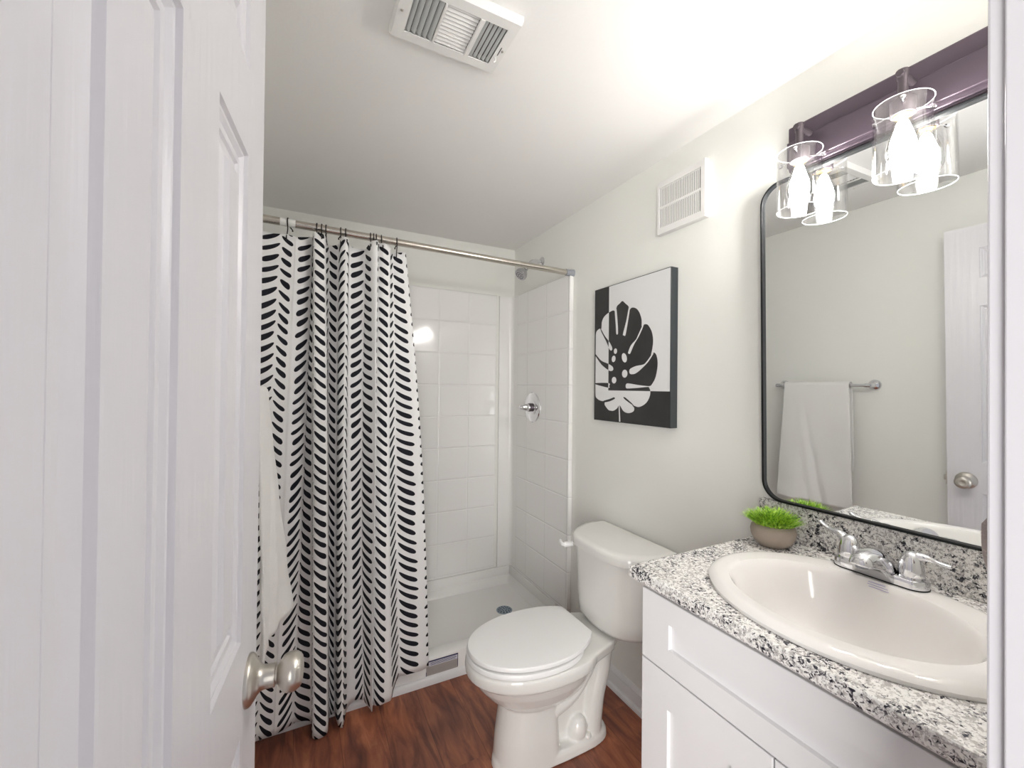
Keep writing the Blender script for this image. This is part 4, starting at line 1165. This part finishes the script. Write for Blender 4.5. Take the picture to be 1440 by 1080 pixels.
rowsg = []
for i in range(NU + 1):
    s = i / NU                                  # 0 near end, 1 far end
    row = []
    zend = 0.630 + 0.012 * sstep(0.42, 0.60, s)
    for k in range(NVt + 1):
        t = k / NVt
        if t < 0.22:                            # back sheet
            q = t / 0.22
            z = 0.82 + (BZ - 0.82) * q
            x = BX - 0.016 + 0.004 * math.sin(s * 9 + z * 5) * (1 - q)
        elif t < 0.30:                          # over the bar
            a = math.pi * (1 - (t - 0.22) / 0.08)
            x = BX + 0.0145 * math.cos(a)
            z = BZ + 0.0145 * math.sin(a)
        else:
            q = (t - 0.30) / 0.70
            z = BZ + (zend - BZ) * q
            flare = 0.018 + 0.050 * sstep(0.35, 0.75, s)
            x = BX + 0.0145 + flare * q ** 1.15
            x += 0.0045 * math.sin(s * 14 + q * 3) * q + 0.006 * q * math.exp(-((s - (0.78 - 0.30 * q)) / 0.05) ** 2) - 0.010 * q * math.exp(-((s - (0.70 - 0.30 * q)) / 0.05) ** 2)
            x += 0.002 * math.sin(q * 23 + s * 5) * q
        y = TW0 + (TW1 - TW0) * s
        if t > 0.30:
            q = (t - 0.30) / 0.70
            y += (s - 0.45) * 0.035 * q
            if q > 0.93:
                e2 = (q - 0.93) / 0.07
                y += (0.5 - s) * 0.018 * e2 * e2 * (2 * abs(s - 0.5)) ** 6
        row.append(bm.verts.new((x, y, z)))
    rowsg.append(row)
for a, b in zip(rowsg, rowsg[1:]):
    for k in range(NVt):
        bm.faces.new((a[k], b[k], b[k + 1], a[k + 1]))
tw = link('bath_towel', bm, M['towel'], smooth=80)
tag(tw, 'white terry towel folded over the bar on the left wall', 'towel')
sm = tw.modifiers.new('thickness', 'SOLIDIFY'); sm.thickness = 0.006; sm.offset = 1.0
bake(tw)

RX, RZ = 0.905, 1.135                          # ring on the front wall beyond the right casing
rg_ = thing('towel_hook', 'chrome hook holding the brown hand towel at the right edge of the doorway', 'towel hook', (RX, YF, RZ))
bm = bmesh.new(); lathe(bm, (RX, YF + 0.0005, RZ), (0, 1, 0), [(0, 0.018), (0.004, 0.018), (0.008, 0.009), (0.080, 0.0065), (0.100, 0.0085), (0.104, 0.006)], 20)
link('hook_post', bm, M['chrome'], rg_, 40)
bm = bmesh.new()
rings = []
for k in range(15):
    t = k / 14
    z = RZ + 0.006 - 0.115 * t
    w = 0.010 + 0.024 * math.sin(min(1, t * 1.25) * math.pi / 2) - 0.006 * t ** 5
    dpt = 0.062 * (0.32 + 0.68 * sstep(0, 0.45, t)) * (1 - 0.1 * t ** 6)
    rings.append([(RX + w * math.cos(a) * (1 + 0.16 * math.sin(5 * a)), YF + 0.052 + dpt * math.sin(a) * (1 + 0.10 * math.sin(4 * a)), z) for a in [2 * math.pi * j / 36 for j in range(36)]])
loft(bm, rings)
ht = link('hand_towel', bm, M['brown_towel'], smooth=70)
tag(ht, 'taupe brown terry hand towel hanging at the right edge of the doorway', 'hand towel')
